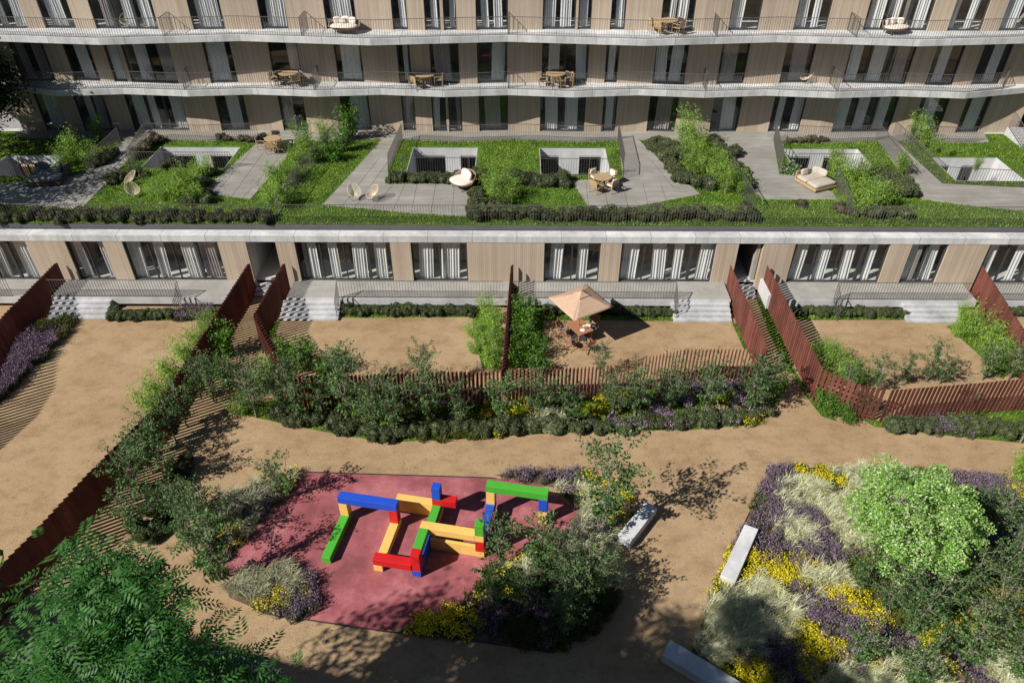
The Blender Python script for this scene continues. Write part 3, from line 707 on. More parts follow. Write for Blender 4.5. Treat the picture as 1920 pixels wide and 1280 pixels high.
# ---- walls and stair at the two ends of the apartment block
mb = MB(); mb.box(-60, -34.9, 53.0, 53.3, 0, 7.0)
tag(mb.build('boundary_wall', M['white_wall']), 'plain white wall greyed for its shade beyond the left end of the apartment block', 'wall')
mb = MB(); mb.box(36.4, 36.8, 40, 62, 0, 13.0); mb.box(36.8, 60, 52.0, 52.4, 0, 13.0)
tag(mb.build('boundary_wall', M['shade_dark_wall']), 'tall wall with shade painted dark past the right end of the apartment block', 'wall')
st = MB()
for k in range(14): st.box(33.6, 36.3, 49.2-.3*k, 49.5-.3*k, 3.3, 4.5-.09*k)
ss = thing('outdoor_stair', 'pale concrete stair with bar railing at the right end of the roof lawn', 'stair', (35, 47, 3.3))
st.v = [(x-35, y-47, z-3.3) for x, y, z in st.v]; st.build('steps', M['concrete_plain'], ss)
mb = MB(); railing_mesh(mb, [(33.65, 49.4, 4.5), (33.65, 45.2, 3.3)], h=1.1); mb.v = [(x-35, y-47, z-3.3) for x, y, z in mb.v]; mb.build('railing', M['rail'], ss)

# ---- the block behind the viewpoint, whose shadow crosses the near left corner
opp = thing('opposite_block', 'tall pale apartment block behind the viewpoint, throwing the shadow at lower left', 'building', (-30, -6, 0))
def OP(mb, name, mat):
    mb.v = [(x+30, y+6, z) for x, y, z in mb.v]; return mb.build(name, mat, opp)
OF = [(-75, 12.6), (-29.5, .6), (4, -8.2)]
mb = MB(); mb.prism(OF+[(4, -30), (-75, -30)], 0, 20.75); OP(mb, 'wall', M['white_wall'])
for a, b in zip(OF, OF[1:]):
    t = np.array(b)-np.array(a); L = np.linalg.norm(t); t /= L; n = np.array([t[1], -t[0]])*-1
    for fl in range(6):
        for k in range(int(L/5)):
            s = 2+k*5; p = np.array(a)+t*s; c = p+t*1.0
            mb = MB(); mb.obox((c[0]-n[0]*.0, c[1]-n[1]*.0, 2+fl*3.3), (t[0]*1.0, t[1]*1.0, 0), (n[0]*.04, n[1]*.04, 0), (0,0,1.1))
            OP(mb, 'window', M['frame'])
# ================================================================== rust steel fences
def fence(pts, label, h=1.98, gap=.25, dep=.245, th=.02, group=None, twist=None):
    cx = sum(p[0] for p in pts)/len(pts); cy_ = sum(p[1] for p in pts)/len(pts)
    root = thing('corten_fence', label, 'fence', (cx, cy_, 0), 0, group)
    mb = MB(); rl = MB()
    for a, b in zip(pts, pts[1:]):
        a, b = np.array([a[0]-cx, a[1]-cy_, 0]), np.array([b[0]-cx, b[1]-cy_, 0]); L = np.linalg.norm(b-a); t = (b-a)/L; n = np.array([-t[1], t[0], 0])
        d = np.array([.60, .80, 0]) if twist is None else n*cos(twist)+t*sin(twist)      # blades turned towards the sun
        e = np.array([d[1], -d[0], 0])
        k = int(L/gap)
        for i in range(k):
            p = a+t*(i+.5)*L/k; hh = h+random.uniform(-.012, .012)
            mb.obox(p+np.array([0,0,hh/2+.01]), e*th/2, d*dep/2, np.array([0,0,hh/2-.01]))
        rl.obox((a+b)/2+np.array([0,0,.05]), t*L/2, n*.018, np.array([0,0,.022]))
    mb.build('slats', M['corten'], root); rl.build('rail', M['corten'], root)
    return root
fp = lambda pp: [at(u, v, 2.0)[:2] for u, v in pp]
fence([(-25.85, 35.55), (-26.0, 30.3), (-25.5, 28.0), (-24.6, 26.0), (-24.4, 24.0), (-24.9, 21.8), (-26.5, 18.0)], 'rust red slat fence running off the left picture edge beside dark lavender')
fence([(-15.02, 35.55)]+fp([(300,752),(251,800),(154,897.5),(60,999),(-70,1130)]), 'longest rust slat fence, cutting diagonally down the left side of the sandy garden')
fence([(-13.05, 35.55)]+fp([(477,588),(541,704)]), 'rust slat fence on the right of the narrow passage at left', )
fence(fp([(541,704),(640,704),(828,697),(906,696.5),(944,692)]), 'rust slat fence half hidden by saplings, left half of the long front fence', th=.05, dep=.17, twist=.5, gap=.175)
fence([(-.25, 35.55)]+fp([(944,692)]), 'rust slat fence seen edge on between the two middle gardens')
fence(fp([(950,692),(1087,690),(1150,685),(1280,656),(1441,655)]), 'curving rust slat fence in front of the parasol garden', th=.05, dep=.17, twist=.5, gap=.175)
fence([(11.96, 35.55), at(1441,652,2.0)[:2]], 'rust slat fence left of the narrow striped path at right', twist=pi/2-.12, dep=.14, th=.03, gap=.22)
fence([(14.0, 35.55), at(1543.7,692,2.0)[:2]], 'rust slat fence right of the narrow striped path at right', twist=pi/2-.12, dep=.14, th=.03, gap=.22)
fence(fp([(1545,693),(1616,722),(1664,727.5)]), 'short rust slat fence ending in a dark gap before the long right fence', th=.03, gap=.2, dep=.155, twist=pi/2-.15)
fence(fp([(1671,731),(1817,719),(1905,711),(2060,700)]), 'long rust slat fence at the right edge with bare twigs in front', th=.03, gap=.2, dep=.155, twist=pi/2-.15)
fence([(26.0, 35.55)]+fp([(1920,620),(1975,690)]), 'sunlit rust slat fence slanting off the right picture edge', twist=pi/2-.12, dep=.19, th=.03)

# ================================================================== play sculpture
play = thing('play_sculpture', 'play frame of red, blue, green and yellow square beams on red rubber', 'play frame', (-7.32, 17.18, 0), math.atan2(-.176, .984))
u_ = .345
def beam(nm, col, a0, a1, b0, b1, z0, z1, lab=None):
    mb = MB(); mb.box(a0, a1, b0, b1, z0, z1); o = mb.build(nm, M['play_'+col], play, bevel=.012)
    o["label"] = lab or f"{col} {nm}"
beam('beam','green', 0, u_, 0, 2.36, .012, u_, 'green beam lying on the rubber at far left')
beam('post','yellow', 0, u_, 2.02, 2.36, u_, 1.05)
beam('beam','blue', 0, 2.40, 2.02, 2.37, 1.05, 1.40, 'blue beam bridging two posts')
beam('post','red', 2.05, 2.395, 2.02, 2.36, u_, 1.05)
beam('beam','yellow', 2.05, 2.395, .02, 2.36, .012, u_, 'yellow beam lying on the rubber')
beam('beam','red', 2.05, 3.53, .02, .365, u_, .69, 'red beam resting on the yellow beam end')
beam('post','blue', 3.53, 3.875, .05, .395, .012, u_)
beam('post','red', 3.53, 3.875, .05, .395, u_, 1.26)
beam('beam','green', 3.53, 3.875, .395, 1.32, .93, 1.26, 'raised green beam behind the red post')
beam('beam','blue', 3.58, 3.875, .395, 1.66, .012, .62, 'blue beam under the raised green beam')
beam('beam','yellow', 3.53, 5.66, 1.32, 1.66, .93, 1.26, 'raised yellow beam')
beam('beam','yellow', 3.88, 5.66, 1.34, 1.46, .012, .60, 'deep yellow beam on the rubber')
beam('post','yellow', 5.66, 6.0, 1.32, 1.66, .012, .33)
beam('post','red', 5.66, 6.0, 1.32, 1.66, .33, .93)
beam('post','yellow', 5.66, 6.0, 1.32, 1.66, .93, 1.26)
beam('post','green', 5.66, 6.0, 1.32, 1.66, 1.26, 1.85)
beam('beam','yellow', 3.56, 3.9, 1.665, 3.24, .012, .36)
beam('beam','green', 3.56, 3.9, 1.665, 3.24, .36, .70, 'green beam stacked on a yellow one')
beam('beam','yellow', 2.03, 3.555, 2.9, 3.235, .012, .70, 'deep yellow beam at the back')
beam('beam','red', 3.555, 4.52, 2.9, 3.24, .70, 1.04)
beam('post','blue', 3.56, 3.9, 2.9, 3.24, 1.04, 1.68, 'blue post on top of the red beam')
beam('beam','green', 5.66, 8.1, 3.33, 3.68, 1.42, 1.77, 'highest green beam at right')
beam('post','yellow', 5.66, 6.0, 3.33, 3.68, .72, 1.42)
beam('beam','blue', 5.66, 6.0, 1.665, 3.68, .36, .72, 'blue beam half hidden by saplings')
beam('post','blue', 7.75, 8.1, 3.33, 3.68, .72, 1.42)
beam('post','yellow', 7.75, 8.1, 3.33, 3.68, .012, .72)

# ================================================================== benches
def bench(corners, label, z=.46):
    q = [at(u, v, z)[:2] for u, v in corners]; cx = sum(p[0] for p in q)/4; cy_ = sum(p[1] for p in q)/4
    q = [(x-cx, y-cy_) for x, y in q]; mb = MB(); mb.prism(q, .02, z); o = mb.build('concrete_bench', M['bench'], bevel=.02); o.location = (cx, cy_, 0)
    mb = MB(); mb.prism([(x*.93, y*.93) for x, y in q], -.02, .03); mb.build('plinth', M['shade_dark_wall'], o)
    return tag(o, label, 'bench')
bench([(1210.5,939),(1232.5,950.5),(1182.5,1016),(1158.5,1001)], 'concrete block bench dappled with leaf shadow beside yellow flowers')
bench([(1396.5,982),(1422.5,991),(1379,1091),(1351,1077.5)], 'long narrow concrete block bench in full sun at the meadow edge')
bench([(1256,1197),(1241,1226),(1400,1322),(1420,1296)], 'large concrete block bench cut off by the bottom picture edge')
bench([(388,1213),(484,1237),(538,1262),(448,1246)], 'pale concrete bench half hidden under the ash tree branches')

# ================================================================== furniture
def cushion(nm, c, sx, sy, sz, mat, parent, rz=0, tilt=0, e=.4):
    mb = MB(); mb.pillow(c, sx, sy, sz, rz, tilt, e); return mb.build(nm, mat, parent, smooth=True)
def round_table(r, mat):
    t = thing('round_table', 'x', 'table')
    mb = MB(); mb.cyl((0,0), r, .70, .74, 40); mb.build('tabletop', mat, t, bevel=.008)
    for k in range(4):
        a = pi/4+k*pi/2; lg = MB(); lg.bar((.10*cos(a),.10*sin(a),.70), (.42*cos(a),.42*sin(a),0.0), .05, .05); lg.bar((.08*cos(a),.08*sin(a),.35),(.26*cos(a),.26*sin(a),.35),.04,.04); lg.build('leg', mat, t)
    return t
def armchair(mat, cush):
    t = thing('garden_armchair', 'x', 'chair')
    for sx in (-1, 1):
        for sy, hz in ((-1, .66), (1, .84)):
            lg = MB(); lg.bar((sx*.27, sy*.25, 0), (sx*.27, sy*.25+(.05 if sy > 0 else 0), hz), .045, .04); lg.build('leg', mat, t)
        ar = MB(); ar.bar((sx*.275,-.29,.655), (sx*.275,.30,.64), .055, .03); ar.build('armrest', mat, t)
    mb = MB(); mb.box(-.25, .25, -.25, .25, .40, .43); mb.bar((-.25,-.25,.41),(.25,-.25,.41),.04,.05); mb.build('seat', mat, t)
    mb = MB()
    for k in range(5): z = .50+k*.075; mb.bar((-.26, .275+.012*k, z), (.26, .275+.012*k, z), .02, .055)
    mb.bar((-.27,.32,.84),(.27,.32,.84),.04,.05); mb.build('backrest', mat, t)
    if cush:
        cushion('cushion', (0,-.01,.47), .50, .50, .08, M[cush], t); cushion('back_cushion', (0,.22,.68), .48, .09, .38, M[cush], t, tilt=0)
    return t
TBL_S, TBL_L = round_table(.55, M['oak']), round_table(.65, M['oak'])
CH_OAK, CH_CUSH, CH_DARK = armchair(M['oak'], None), armchair(M['oak'], 'cushion'), armchair(M['oak'], 'black_cloth')
DIRW = {'near': -pi/2, 'left': pi, 'right': 0.0, 'far': pi/2, 'near left': -2.3, 'near right': -.75, 'far left': 2.2, 'far right': .75}
def dining(u, v, z, tbl, kinds, rad, where):
    x, y, _ = at(u, v, z+.74)
    place(tbl, USED, (x, y, z), random.uniform(0, 1), 1, f'round teak table {where}', 'round teak dining tables')
    for side, ch, nm in kinds:
        a = DIRW[side]+random.uniform(-.1, .1); cy2 = y+rad*sin(a)
        if z > 6: cy2 = min(49.33, max(48.75, cy2))     # stay between railing and wall
        place(ch, USED, (x+rad*cos(a), cy2, z), a-pi/2+random.uniform(-.15, .15), 1, f'{nm} at {side} of the table {where}', 'armchairs at the round tables')
ok, ck, dk = (CH_OAK, 'teak armchair'), (CH_CUSH, 'cream cushioned armchair'), (CH_DARK, 'dark cushioned armchair')
RT = ZR+.03
dining(1130, 331, RT, TBL_S, [('far left', *ck), ('far right', *ck), ('near left', *ok), ('near right', *ck)], .72, 'on the central roof terrace')
dining(511, 259, RT, TBL_S, [('left', *dk), ('far', *dk), ('near', *ok), ('near right', *dk)], .74, 'on the shrub lined roof terrace')
dining(540, 136, 7.3, TBL_L, [('left', *ok), ('far left', *dk), ('far right', *dk), ('near right', *ok)], .82, 'on the lower balcony at left')
dining(797, 139, 7.3, TBL_L, [('left', *ok), ('near left', *ok), ('right', *ok)], .82, 'on the lower balcony, left of centre')
dining(1042, 137, 7.3, TBL_L, [('left', *ok), ('near', *ok), ('far right', *dk), ('right', *ok)], .82, 'on the lower balcony right of centre')
dining(1252, 37, 10.7, TBL_L, [('left', *dk), ('near left', *ok), ('near right', *ok), ('far right', *dk)], .82, 'on the top balcony')

def wicker_chair():
    """string shell chair on a wire sled base"""
    t = thing('wicker_chair', 'x', 'chair')
    mb = MB(); tilt = .62; rings = 7; ns = 44
    def pt(r, a):
        x, y, z = .46*r*cos(a)*(1.0-.12*sin(a)), .58*r*sin(a), .30*r*r*1.05
        return np.array([x, y*cos(tilt)-z*sin(tilt)*.5, .40+y*sin(tilt)+z*cos(tilt)])
    for i in range(ns):
        a = 2*pi*i/ns; mb.tube([pt(r, a) for r in (.05,.25,.5,.75,1)], .008, 4, False)
    for r in (.2,.36,.52,.68,.84): mb.tube([pt(r, 2*pi*i/24) for i in range(25)], .006, 4, False)
    mb.tube([pt(1, 2*pi*i/30) for i in range(31)], .017, 5, False); mb.build('shell', M['rattan'], t)
    fr = MB()
    for s in (-1, 1):
        fr.tube([(s*.30,-.36,.012),(s*.30,.36,.012)], .010, 5); fr.tube([(s*.28,-.30,.012),(s*.24,-.22,.46)], .010, 5); fr.tube([(s*.28,.28,.012),(s*.2,.14,.44)], .010, 5)
    fr.tube([(-.30,-.36,.012),(.30,-.36,.012)], .010, 5); fr.tube([(-.30,.36,.012),(.30,.36,.012)], .010, 5); fr.build('wire_base', M['rail'], t)
    return t
WK = wicker_chair()
for u, v, z, rz, lab in ((665,372,RT,.6,'left one of two cream string chairs on the grey roof path'), (702,374,RT,-.7,'right one of two cream string chairs on the grey roof path'),
                         (251,346,ZR,-.9,'upper one of two cream string chairs on the roof lawn'), (251,368,ZR,.9,'lower one of two cream string chairs on the roof lawn'),
                         (290,152,7.3,1.0,'cream string chair on the lower balcony near the left end'), (1290,155,7.3,-.8,'cream string chair on the lower balcony in shade right of centre'),
                         (1512,155,7.3,-1.2,'cream string chair in sun on the lower balcony at right'), (241,51,10.7,.3,'cream string chair on the top balcony at left')):
    place(WK, USED, at(u, v, z), rz, .82, lab, 'cream string chairs')
def basket_seat(wide):
    t = thing('basket_seat', 'x', 'lounge seat')
    a_, b_ = (.95, .62) if wide else (.72, .66); mb = MB(); n = 32; V = []; 
    prof = [(.0,.20),(.75,.22),(.95,.32),(1.05,.52),(1.08,.74)]
    for k, (r, z) in enumerate(prof):
        for i in range(n):
            th = 2*pi*i/n; back = max(0, sin(th)); hz = z if k < 3 else .36+(z-.36)*(.12+.88*back**.6)*1.15
            V.append((a_*r*cos(th), b_*r*sin(th), hz))
    F = [(k*n+i, k*n+(i+1)%n, (k+1)*n+(i+1)%n, (k+1)*n+i) for k in range(len(prof)-1) for i in range(n)]
    mb.add(V, F); o = mb.build('basket', M['wicker'], t, smooth=True); sm = o.modifiers.new('shell', 'SOLIDIFY'); sm.thickness = .05
    for sx in (-1, 1):
        for sy in (-1, 1):
            lg = MB(); lg.bar((sx*a_*.6, sy*b_*.6, 0), (sx*a_*.5, sy*b_*.5, .24), .045, .045); lg.build('leg', M['bark_dark'], t)
    cushion('seat_cushion', (0,-.04,.42), a_*1.85, b_*1.8, .20, M['cushion'], t, e=.7)
    for i, (x, y, rz, s) in enumerate(((-.48,.28,.35,.52),(.05,.38,-.05,.56),(.52,.26,-.4,.5),(-.1,.22,.1,.40)) if wide else ((-.14,.34,.2,.56),(.30,.26,-.5,.5))):
        cushion('pillow', (x, y, .68), s, .18, s*.82, M['cushion'], t, rz, -.25, e=.55)
    return t
BW, BN = basket_seat(True), basket_seat(False)
place(BW, USED, at(647,61.5,10.7), -.05, 1.0, 'cream cushioned wicker loveseat on the top balcony left of centre', 'wicker basket seats')
place(BW, USED, at(1676,62.5,10.7), .35, .95, 'wicker basket seat with a stacked pillow on the top balcony at right', 'wicker basket seats')
place(BN, USED, at(868,351,RT), -.85, 1.12, 'brown wicker basket seat with cream pillows on the roof terrace', 'wicker basket seats')
def daybed(mat, base):
    t = thing('daybed', 'x', 'daybed')
    mb = MB(); mb.box(-1.0, 1.0, -.95, .95, .08, .24); mb.build('platform', base, t, bevel=.02)
    cushion('mattress', (-.0,-.47,.36), 1.96, .92, .26, mat, t, e=.22); cushion('mattress', (0,.47,.36), 1.96, .92, .26, mat, t, e=.22)
    mb = MB(); mb.box(-1.0, -.2, .88, .98, .24, .74); mb.box(.92, 1.0, .1, .98, .24, .74); mb.build('backrest', base, t, bevel=.02)
    for x, y, rz in ((-.45,.72,0), (.62,.62,-.9), (.72,.2,-1.4)): cushion('pillow', (x, y, .66), .66, .2, .46, mat, t, rz, -.3, e=.5)
    return t
DB = daybed(M['linen'], M['oak'])
place(DB, USED, at(1528,347,RT), .42, (.82,.95,.95), 'beige daybed with scatter pillows on the right roof terrace')
DG = daybed(M['grey_cloth'], M['bark_dark'])
place(DG, USED, at(93,338,RT), .12, 1.0, 'dark grey daybed in the tree shadow on the left roof terrace')
tb = thing('patio_lantern', 'small terracotta lantern with a pale label beside the dark grey daybed', 'lantern', at(112,325,RT))
mb = MB(); mb.box(-.16, .16, -.16, .16, 0, .42); mb.build('body', M['orange'], tb, bevel=.03)
mb = MB(); mb.tube([(-.12,0,.42),(-.08,0,.56),(.08,0,.56),(.12,0,.42)], .012, 6); mb.build('handle', M['frame'], tb)
mb = MB(); mb.box(-.05, .05, -.165, -.161, .1, .32); mb.build('label_plate', M['cushion'], tb)

# ---- parasol, table and folding chairs in the garden
zc = 2.25
c3 = [np.array(at(u, v, zc)) for u, v in ((1028,557.2),(1076.7,601.5),(1150.6,574.7))]
c4 = c3[0]+c3[2]-c3[1]; apx = (c3[0]+c3[2])/2; px_, py_ = float(apx[0]), float(apx[1])
par = thing('parasol', 'square tan canvas parasol open over the garden table', 'parasol', (px_, py_, 0))
cs = [c-np.array([px_, py_, 0]) for c in (c3[0], c3[1], c3[2], c4)]
for i in range(1):
    mb = MB(); V = []; F = []; nn = 10
    top = np.array([0,0,2.83])
    for k in range(4):
        a, b = cs[k], cs[(k+1)%4]; base = len(V)
        for r in range(nn+1):
            for s in range(nn+1):
                e = a+(b-a)*s/nn; f_ = r/nn; q = top+(e-top)*f_; q[2] -= .025*sin(pi*s/nn)*f_; V.append(q)
        F += [(base+r*(nn+1)+s, base+(r+1)*(nn+1)+s, base+(r+1)*(nn+1)+s+1, base+r*(nn+1)+s+1) for r in range(nn) for s in range(nn)]
    mb.add(V, F); cn = mb.build('canopy', M['canvas'], par, smooth=True); s_ = cn.modifiers.new('cloth', 'SOLIDIFY'); s_.thickness = .01
    mb = MB(); t2 = np.array([0,0,2.93]); q4 = [top+(c-top)*.26+np.array([0,0,.05]) for c in cs]
    mb.add([t2]+q4, [(0,1,2),(0,2,3),(0,3,4),(0,4,1)]); vn = mb.build('vent', M['canvas'], par); s_ = vn.modifiers.new('cloth', 'SOLIDIFY'); s_.thickness = .01
    for c in cs: rb = MB(); rb.bar(top-np.array([0,0,.04]), c-np.array([0,0,.02]), .02, .025); rb.build('rib', M['teak'], par)
mb = MB(); mb.cyl((0,0), .03, 0, 2.86, 14); mb.build('pole', M['teak'], par)
mb = MB(); mb.box(-.4, .4, -.4, .4, 0, .07); mb.build('base_plate', M['frame'], par, bevel=.01)
tq = [np.array(at(u, v, .74)[:2]) for u, v in ((1060.6,606),(1086,629.3),(1113.6,619))]
tc = (tq[0]+tq[2])/2; ta = tq[2]-tq[1]; tl = tq[1]-tq[0]
gt = thing('garden_table', 'red teak table under the tan parasol', 'table', (float(tc[0]), float(tc[1]), 0), math.atan2(tl[1], tl[0]))
hl, hw = max(.6, np.linalg.norm(tl)/2), max(.36, np.linalg.norm(ta)/2)
mb = MB()
for k in range(7): y0 = -hw+2*hw*k/7; mb.box(-hl, hl, y0+.006, y0+2*hw/7-.006, .705, .74)
mb.box(-hl+.1, -hl+.16, -hw+.05, hw-.05, .66, .704); mb.box(hl-.16, hl-.1, -hw+.05, hw-.05, .66, .704); mb.build('tabletop', M['teak'], gt)
for sx in (-1, 1):
    for sy in (-1, 1): lg = MB(); lg.box(sx*(hl-.1)-.035, sx*(hl-.1)+.035, sy*(hw-.08)-.035, sy*(hw-.08)+.035, 0, .66); lg.build('leg', M['teak'], gt)
def folding_chair():
    t = thing('folding_chair', 'x', 'chair')
    for s in (-1, 1):
        lg = MB(); lg.bar((s*.22,-.30,0), (s*.22,.22,.66), .03, .045); lg.build('leg', M['teak'], t)
        lg = MB(); lg.bar((s*.19,.30,0), (s*.19,-.22,.45), .03, .045); lg.build('leg', M['teak'], t)
        ar = MB(); ar.bar((s*.235,-.24,.62), (s*.235,.26,.65), .045, .025); ar.build('armrest', M['teak'], t)
    mb = MB(); mb.box(-.21, .21, -.22, .2, .43, .455); mb.build('seat', M['grey_cloth'], t)
    mb = MB()
    for s in (-1, 1): mb.bar((s*.21,.2,.43), (s*.21,.40,.98), .03, .03)
    for k in range(4): mb.bar((-.21,.27+.035*k,.62+.1*k), (.21,.27+.035*k,.62+.1*k), .02, .06)
    mb.build('backrest', M['teak'], t); return t
FC = folding_chair()
for u, v, rz, lab in ((1070,640,2.55,'folding teak chair nearest the left corner of the garden table'), (1103,646,3.6,'folding teak chair pulled out at the near right of the garden table'),
                      (1056,617,1.2,'folding teak chair at the far left end of the garden table'), (1113,611,-.4,'folding teak chair in shade behind the garden table')):
    place(FC, USED, at(u, v, .45)[:2]+(0,), rz, 1, lab, 'folding chairs at the garden table')
fb = thing('fruit_bowl', 'white bowl of lemons on the garden table', 'bowl', (float(tc[0])+.25, float(tc[1])-.05, .74))
mb = MB(); mb.tube([(0,0,0),(0,0,.03),(0,0,.07)], [.07,.12,.16], 18, False); mb.build('bowl', M['porcelain'], fb, smooth=True)
for k in range(5): mb = MB(); mb.pillow((.06*cos(k*1.3),.06*sin(k*1.3),.09), .09, .07, .07, k, 0, .9, 10, 6); mb.build('lemon', M['lemon'], fb, smooth=True)
for k, (dx, dy) in enumerate(((.12,-.3),(.45,.1))):
    mb = MB(); mb.cyl((0,0), .13, 0, .015, 20); o = mb.build('plate', M['porcelain']); o.location = (float(tc[0])+dx, float(tc[1])+dy, .742)
    tag(o, ('white plate at the near edge of the garden table', 'white plate at the right end of the garden table')[k], 'plate')
# ================================================================== plants
def sapling_proto(h, spread, nl, ls, seed, stems=3, lean=.35):
    """multi-stemmed sapling: pale stems, side twigs, loose leaf sprays"""
    rs = np.random.default_rng(seed); t = thing('sapling', 'x', 'sapling'); mb = MB(); pts, wts = [], []
    for k in range(stems):
        a = 2*pi*k/stems+rs.uniform(-.5, .5); hh = h*rs.uniform(.72, 1.0) if k else h; ln = spread*lean*rs.uniform(.3, 1.1)
        S = [np.array([0.04*cos(a), .04*sin(a), -.05])]
        for i in range(1, 9):
            f = i/8; S.append(np.array([cos(a)*ln*f**1.4, sin(a)*ln*f**1.4, hh*f])+rs.normal(0, .03*h/3, 3)*(1, 1, 0))
        mb.tube(S, [.028*h/3*(1-.85*i/8)+.004 for i in range(9)], 5)
        nb = int(9+h*3)
        for j in range(nb):
            f = .22+.76*j/nb; p = S[int(f*8)]+(S[min(8, int(f*8)+1)]-S[int(f*8)])*(f*8-int(f*8))
            b = rs.uniform(0, 2*pi); L = spread*(.25+.75*sin(pi*min(1, (1-f)*1.1+.12)))*rs.uniform(.35, 1.0); rise = rs.uniform(.1, .75)
            T = [p]+[p+np.array([cos(b)*L*g, sin(b)*L*g, L*rise*g+.12*L*g*g]) for g in (.35, .7, 1)]
            mb.tube(T, [.009*h/3, .007*h/3, .005, .003], 4, False)
            for g in np.linspace(.2, 1.05, 9):
                q = p+np.array([cos(b)*L*g, sin(b)*L*g, L*rise*g+.12*L*g*g]); pts.append(q); wts.append(.4+g)
    pts = np.array(pts); wts = np.array(wts); idx = rs.choice(len(pts), nl, p=wts/wts.sum())
    Pn = pts[idx]+rs.normal(0, .055*spread, (nl, 3))
    V, F = leaves(Pn, ls, .62, .6)
    mb.build('stems', M['bark'], t); link('foliage', npmesh('foliage', V, F), M['sapling'], t); return t
SAP = [sapling_proto(2.6, .95, 1600, .092, 1, 3), sapling_proto(3.0, 1.0, 1800, .092, 2, 4), sapling_proto(2.3, .8, 1200, .092, 3, 3), sapling_proto(3.4, 1.05, 2000, .09, 4, 3, .25), sapling_proto(2.7, 1.2, 2200, .08, 5, 5, .5)]
for s_ in SAP: s_.name = 'sapling'
def bamboo_proto(h, r, nl, seed, ls=.13, asp=.26, mat='bamboo'):
    rs = np.random.default_rng(seed); t = thing('lime_shrub', 'x', 'shrub'); mb = MB(); pts = []
    for k in range(16):
        a = rs.uniform(0, 2*pi); r0 = r*.35*math.sqrt(rs.uniform(0, 1)); hh = h*rs.uniform(.55, 1.05); ln = r*rs.uniform(.2, .85)
        S = [np.array([cos(a)*(r0+ln*f**1.8), sin(a)*(r0+ln*f**1.8), hh*(f-.12*f**3)]) for f in np.linspace(0, 1, 6)]
        mb.tube(S, [.013, .012, .01, .008, .006, .004], 4, False)
        for f in np.linspace(.15, 1, 16):
            i = min(4, int(f*5)); q = S[i]+(S[i+1]-S[i])*(f*5-i); pts.append(q)
    pts = np.array(pts); Pn = pts[rs.integers(0, len(pts), nl)]+rs.normal(0, .16*r+.03, (nl, 3))*(1, 1, .9); Pn[:,2] = np.maximum(Pn[:,2], .04)
    ax = unit(Pn*np.array([1, 1, 0])+rs.normal(0, .3, (nl, 3))); ax[:,2] -= .35
    V, F = leaves(Pn, ls, asp, .8, .55, ax)
    mb.build('stems', M['bark'], t); link('foliage', npmesh('foliage', V, F), M[mat], t); return t
BAM = [bamboo_proto(1.9, .75, 2000, 11), bamboo_proto(1.5, .8, 1800, 12), bamboo_proto(2.4, .7, 2200, 13)]
BRO = [bamboo_proto(2.1, .7, 1300, 14, .14, .55, 'broad'), bamboo_proto(1.6, .75, 1200, 15, .13, .55, 'broad')]
for b_ in BRO: b_.name = 'broadleaf_shrub'
def mound_proto(nm, mat, r, h, seed, n=1500, ls=.05, lumps=6):
    rs = np.random.default_rng(seed); V = []; cs_ = [(0, 0, .42*h, .62)]+[(rs.uniform(-.68, .68)*r, rs.uniform(-.68, .68)*r, rs.uniform(.22, .66)*h, rs.uniform(.26, .46)) for _ in range(lumps)]
    P_ = []
    for (x, y, z, s) in cs_:
        k = int(n*s/2.4); d = unit(rs.normal(size=(k, 3))); ph = rs.uniform(0, 6, 3)
        rad = s*(1+rs.normal(0, .07, (k, 1))+.13*np.sin(d*6+ph).sum(1, keepdims=True)*.6)
        P_.append(np.array([x, y, z])+d*rad*np.array([r, r, h*.8]))
    P_ = np.concatenate(P_); P_ = P_[P_[:,2] > .015]
    Vl, Fl = leaves(P_, ls, .75, .2)
    core = MB()
    for (x, y, z, s) in cs_: core.pillow((x, y, z), 2*r*s*.80, 2*r*s*.80, 2*h*.8*s*.80, 0, 0, 1.0, 10, 6)
    Vc = np.array(core.v); Fc = np.array([f for f in core.f])
    V, F = join([(Vl, Fl), (Vc, Fc)]); return link(nm, npmesh(nm, V, F), M[mat])
BOX = [mound_proto('box_mound', 'box', .46, .58, s, 2600, .055, 9) for s in (21, 22, 23, 26)]
BOXR = [mound_proto('box_mound', 'box_olive', .46, .55, s, 2600, .055, 9) for s in (41, 42, 43)]
HEA = [mound_proto('heath_mound', 'heath', .5, .55, s, 1200, .06) for s in (24, 25)]
for o in BOX+BOXR+HEA: tag(o, 'x', 'shrub')
def put_one(o, loc, rz, sc, label, group):
    if id(o) not in USED:
        USED.add(id(o)); c = o
    else:
        c = o.copy(); C.objects.link(c)
    c.location = loc; c.rotation_euler = (0, 0, rz); c.scale = (sc, sc, sc*random.uniform(.88, 1.12)); c["label"] = label; c["group"] = group
def mounds(protos, pts, label, group, z=0.0, sc=(.8, 1.15)):
    for u, v in pts: put_one(random.choice(protos), at(u, v, z), random.uniform(0, 6.3), random.uniform(*sc), label, group)
def mrow(u0, v0, u1, v1, n, ju=5, jv=2):
    return [(u0+(u1-u0)*(i+.5)/n+random.uniform(-ju, ju), v0+(v1-v0)*(i+.5)/n+random.uniform(-jv, jv)) for i in range(n)]
def put(protos, items, label, group, z=0.0, names=None):
    """items (u, v, scale) of plants in one bed, each told apart by its rank along the bed"""
    items = sorted(items); n = len(items)
    for i, it in enumerate(items):
        u, v, sc = it[:3]; pr = protos[it[3]] if len(it) > 3 else random.choice(protos)
        lab = label if n == 1 else f'{label}, {ORD[i]} from the left' if i < 19 and i < n-1 else f'{label}, the rightmost'
        place(pr, USED, at(u, v, z), random.uniform(0, 6.3), sc, lab, group)

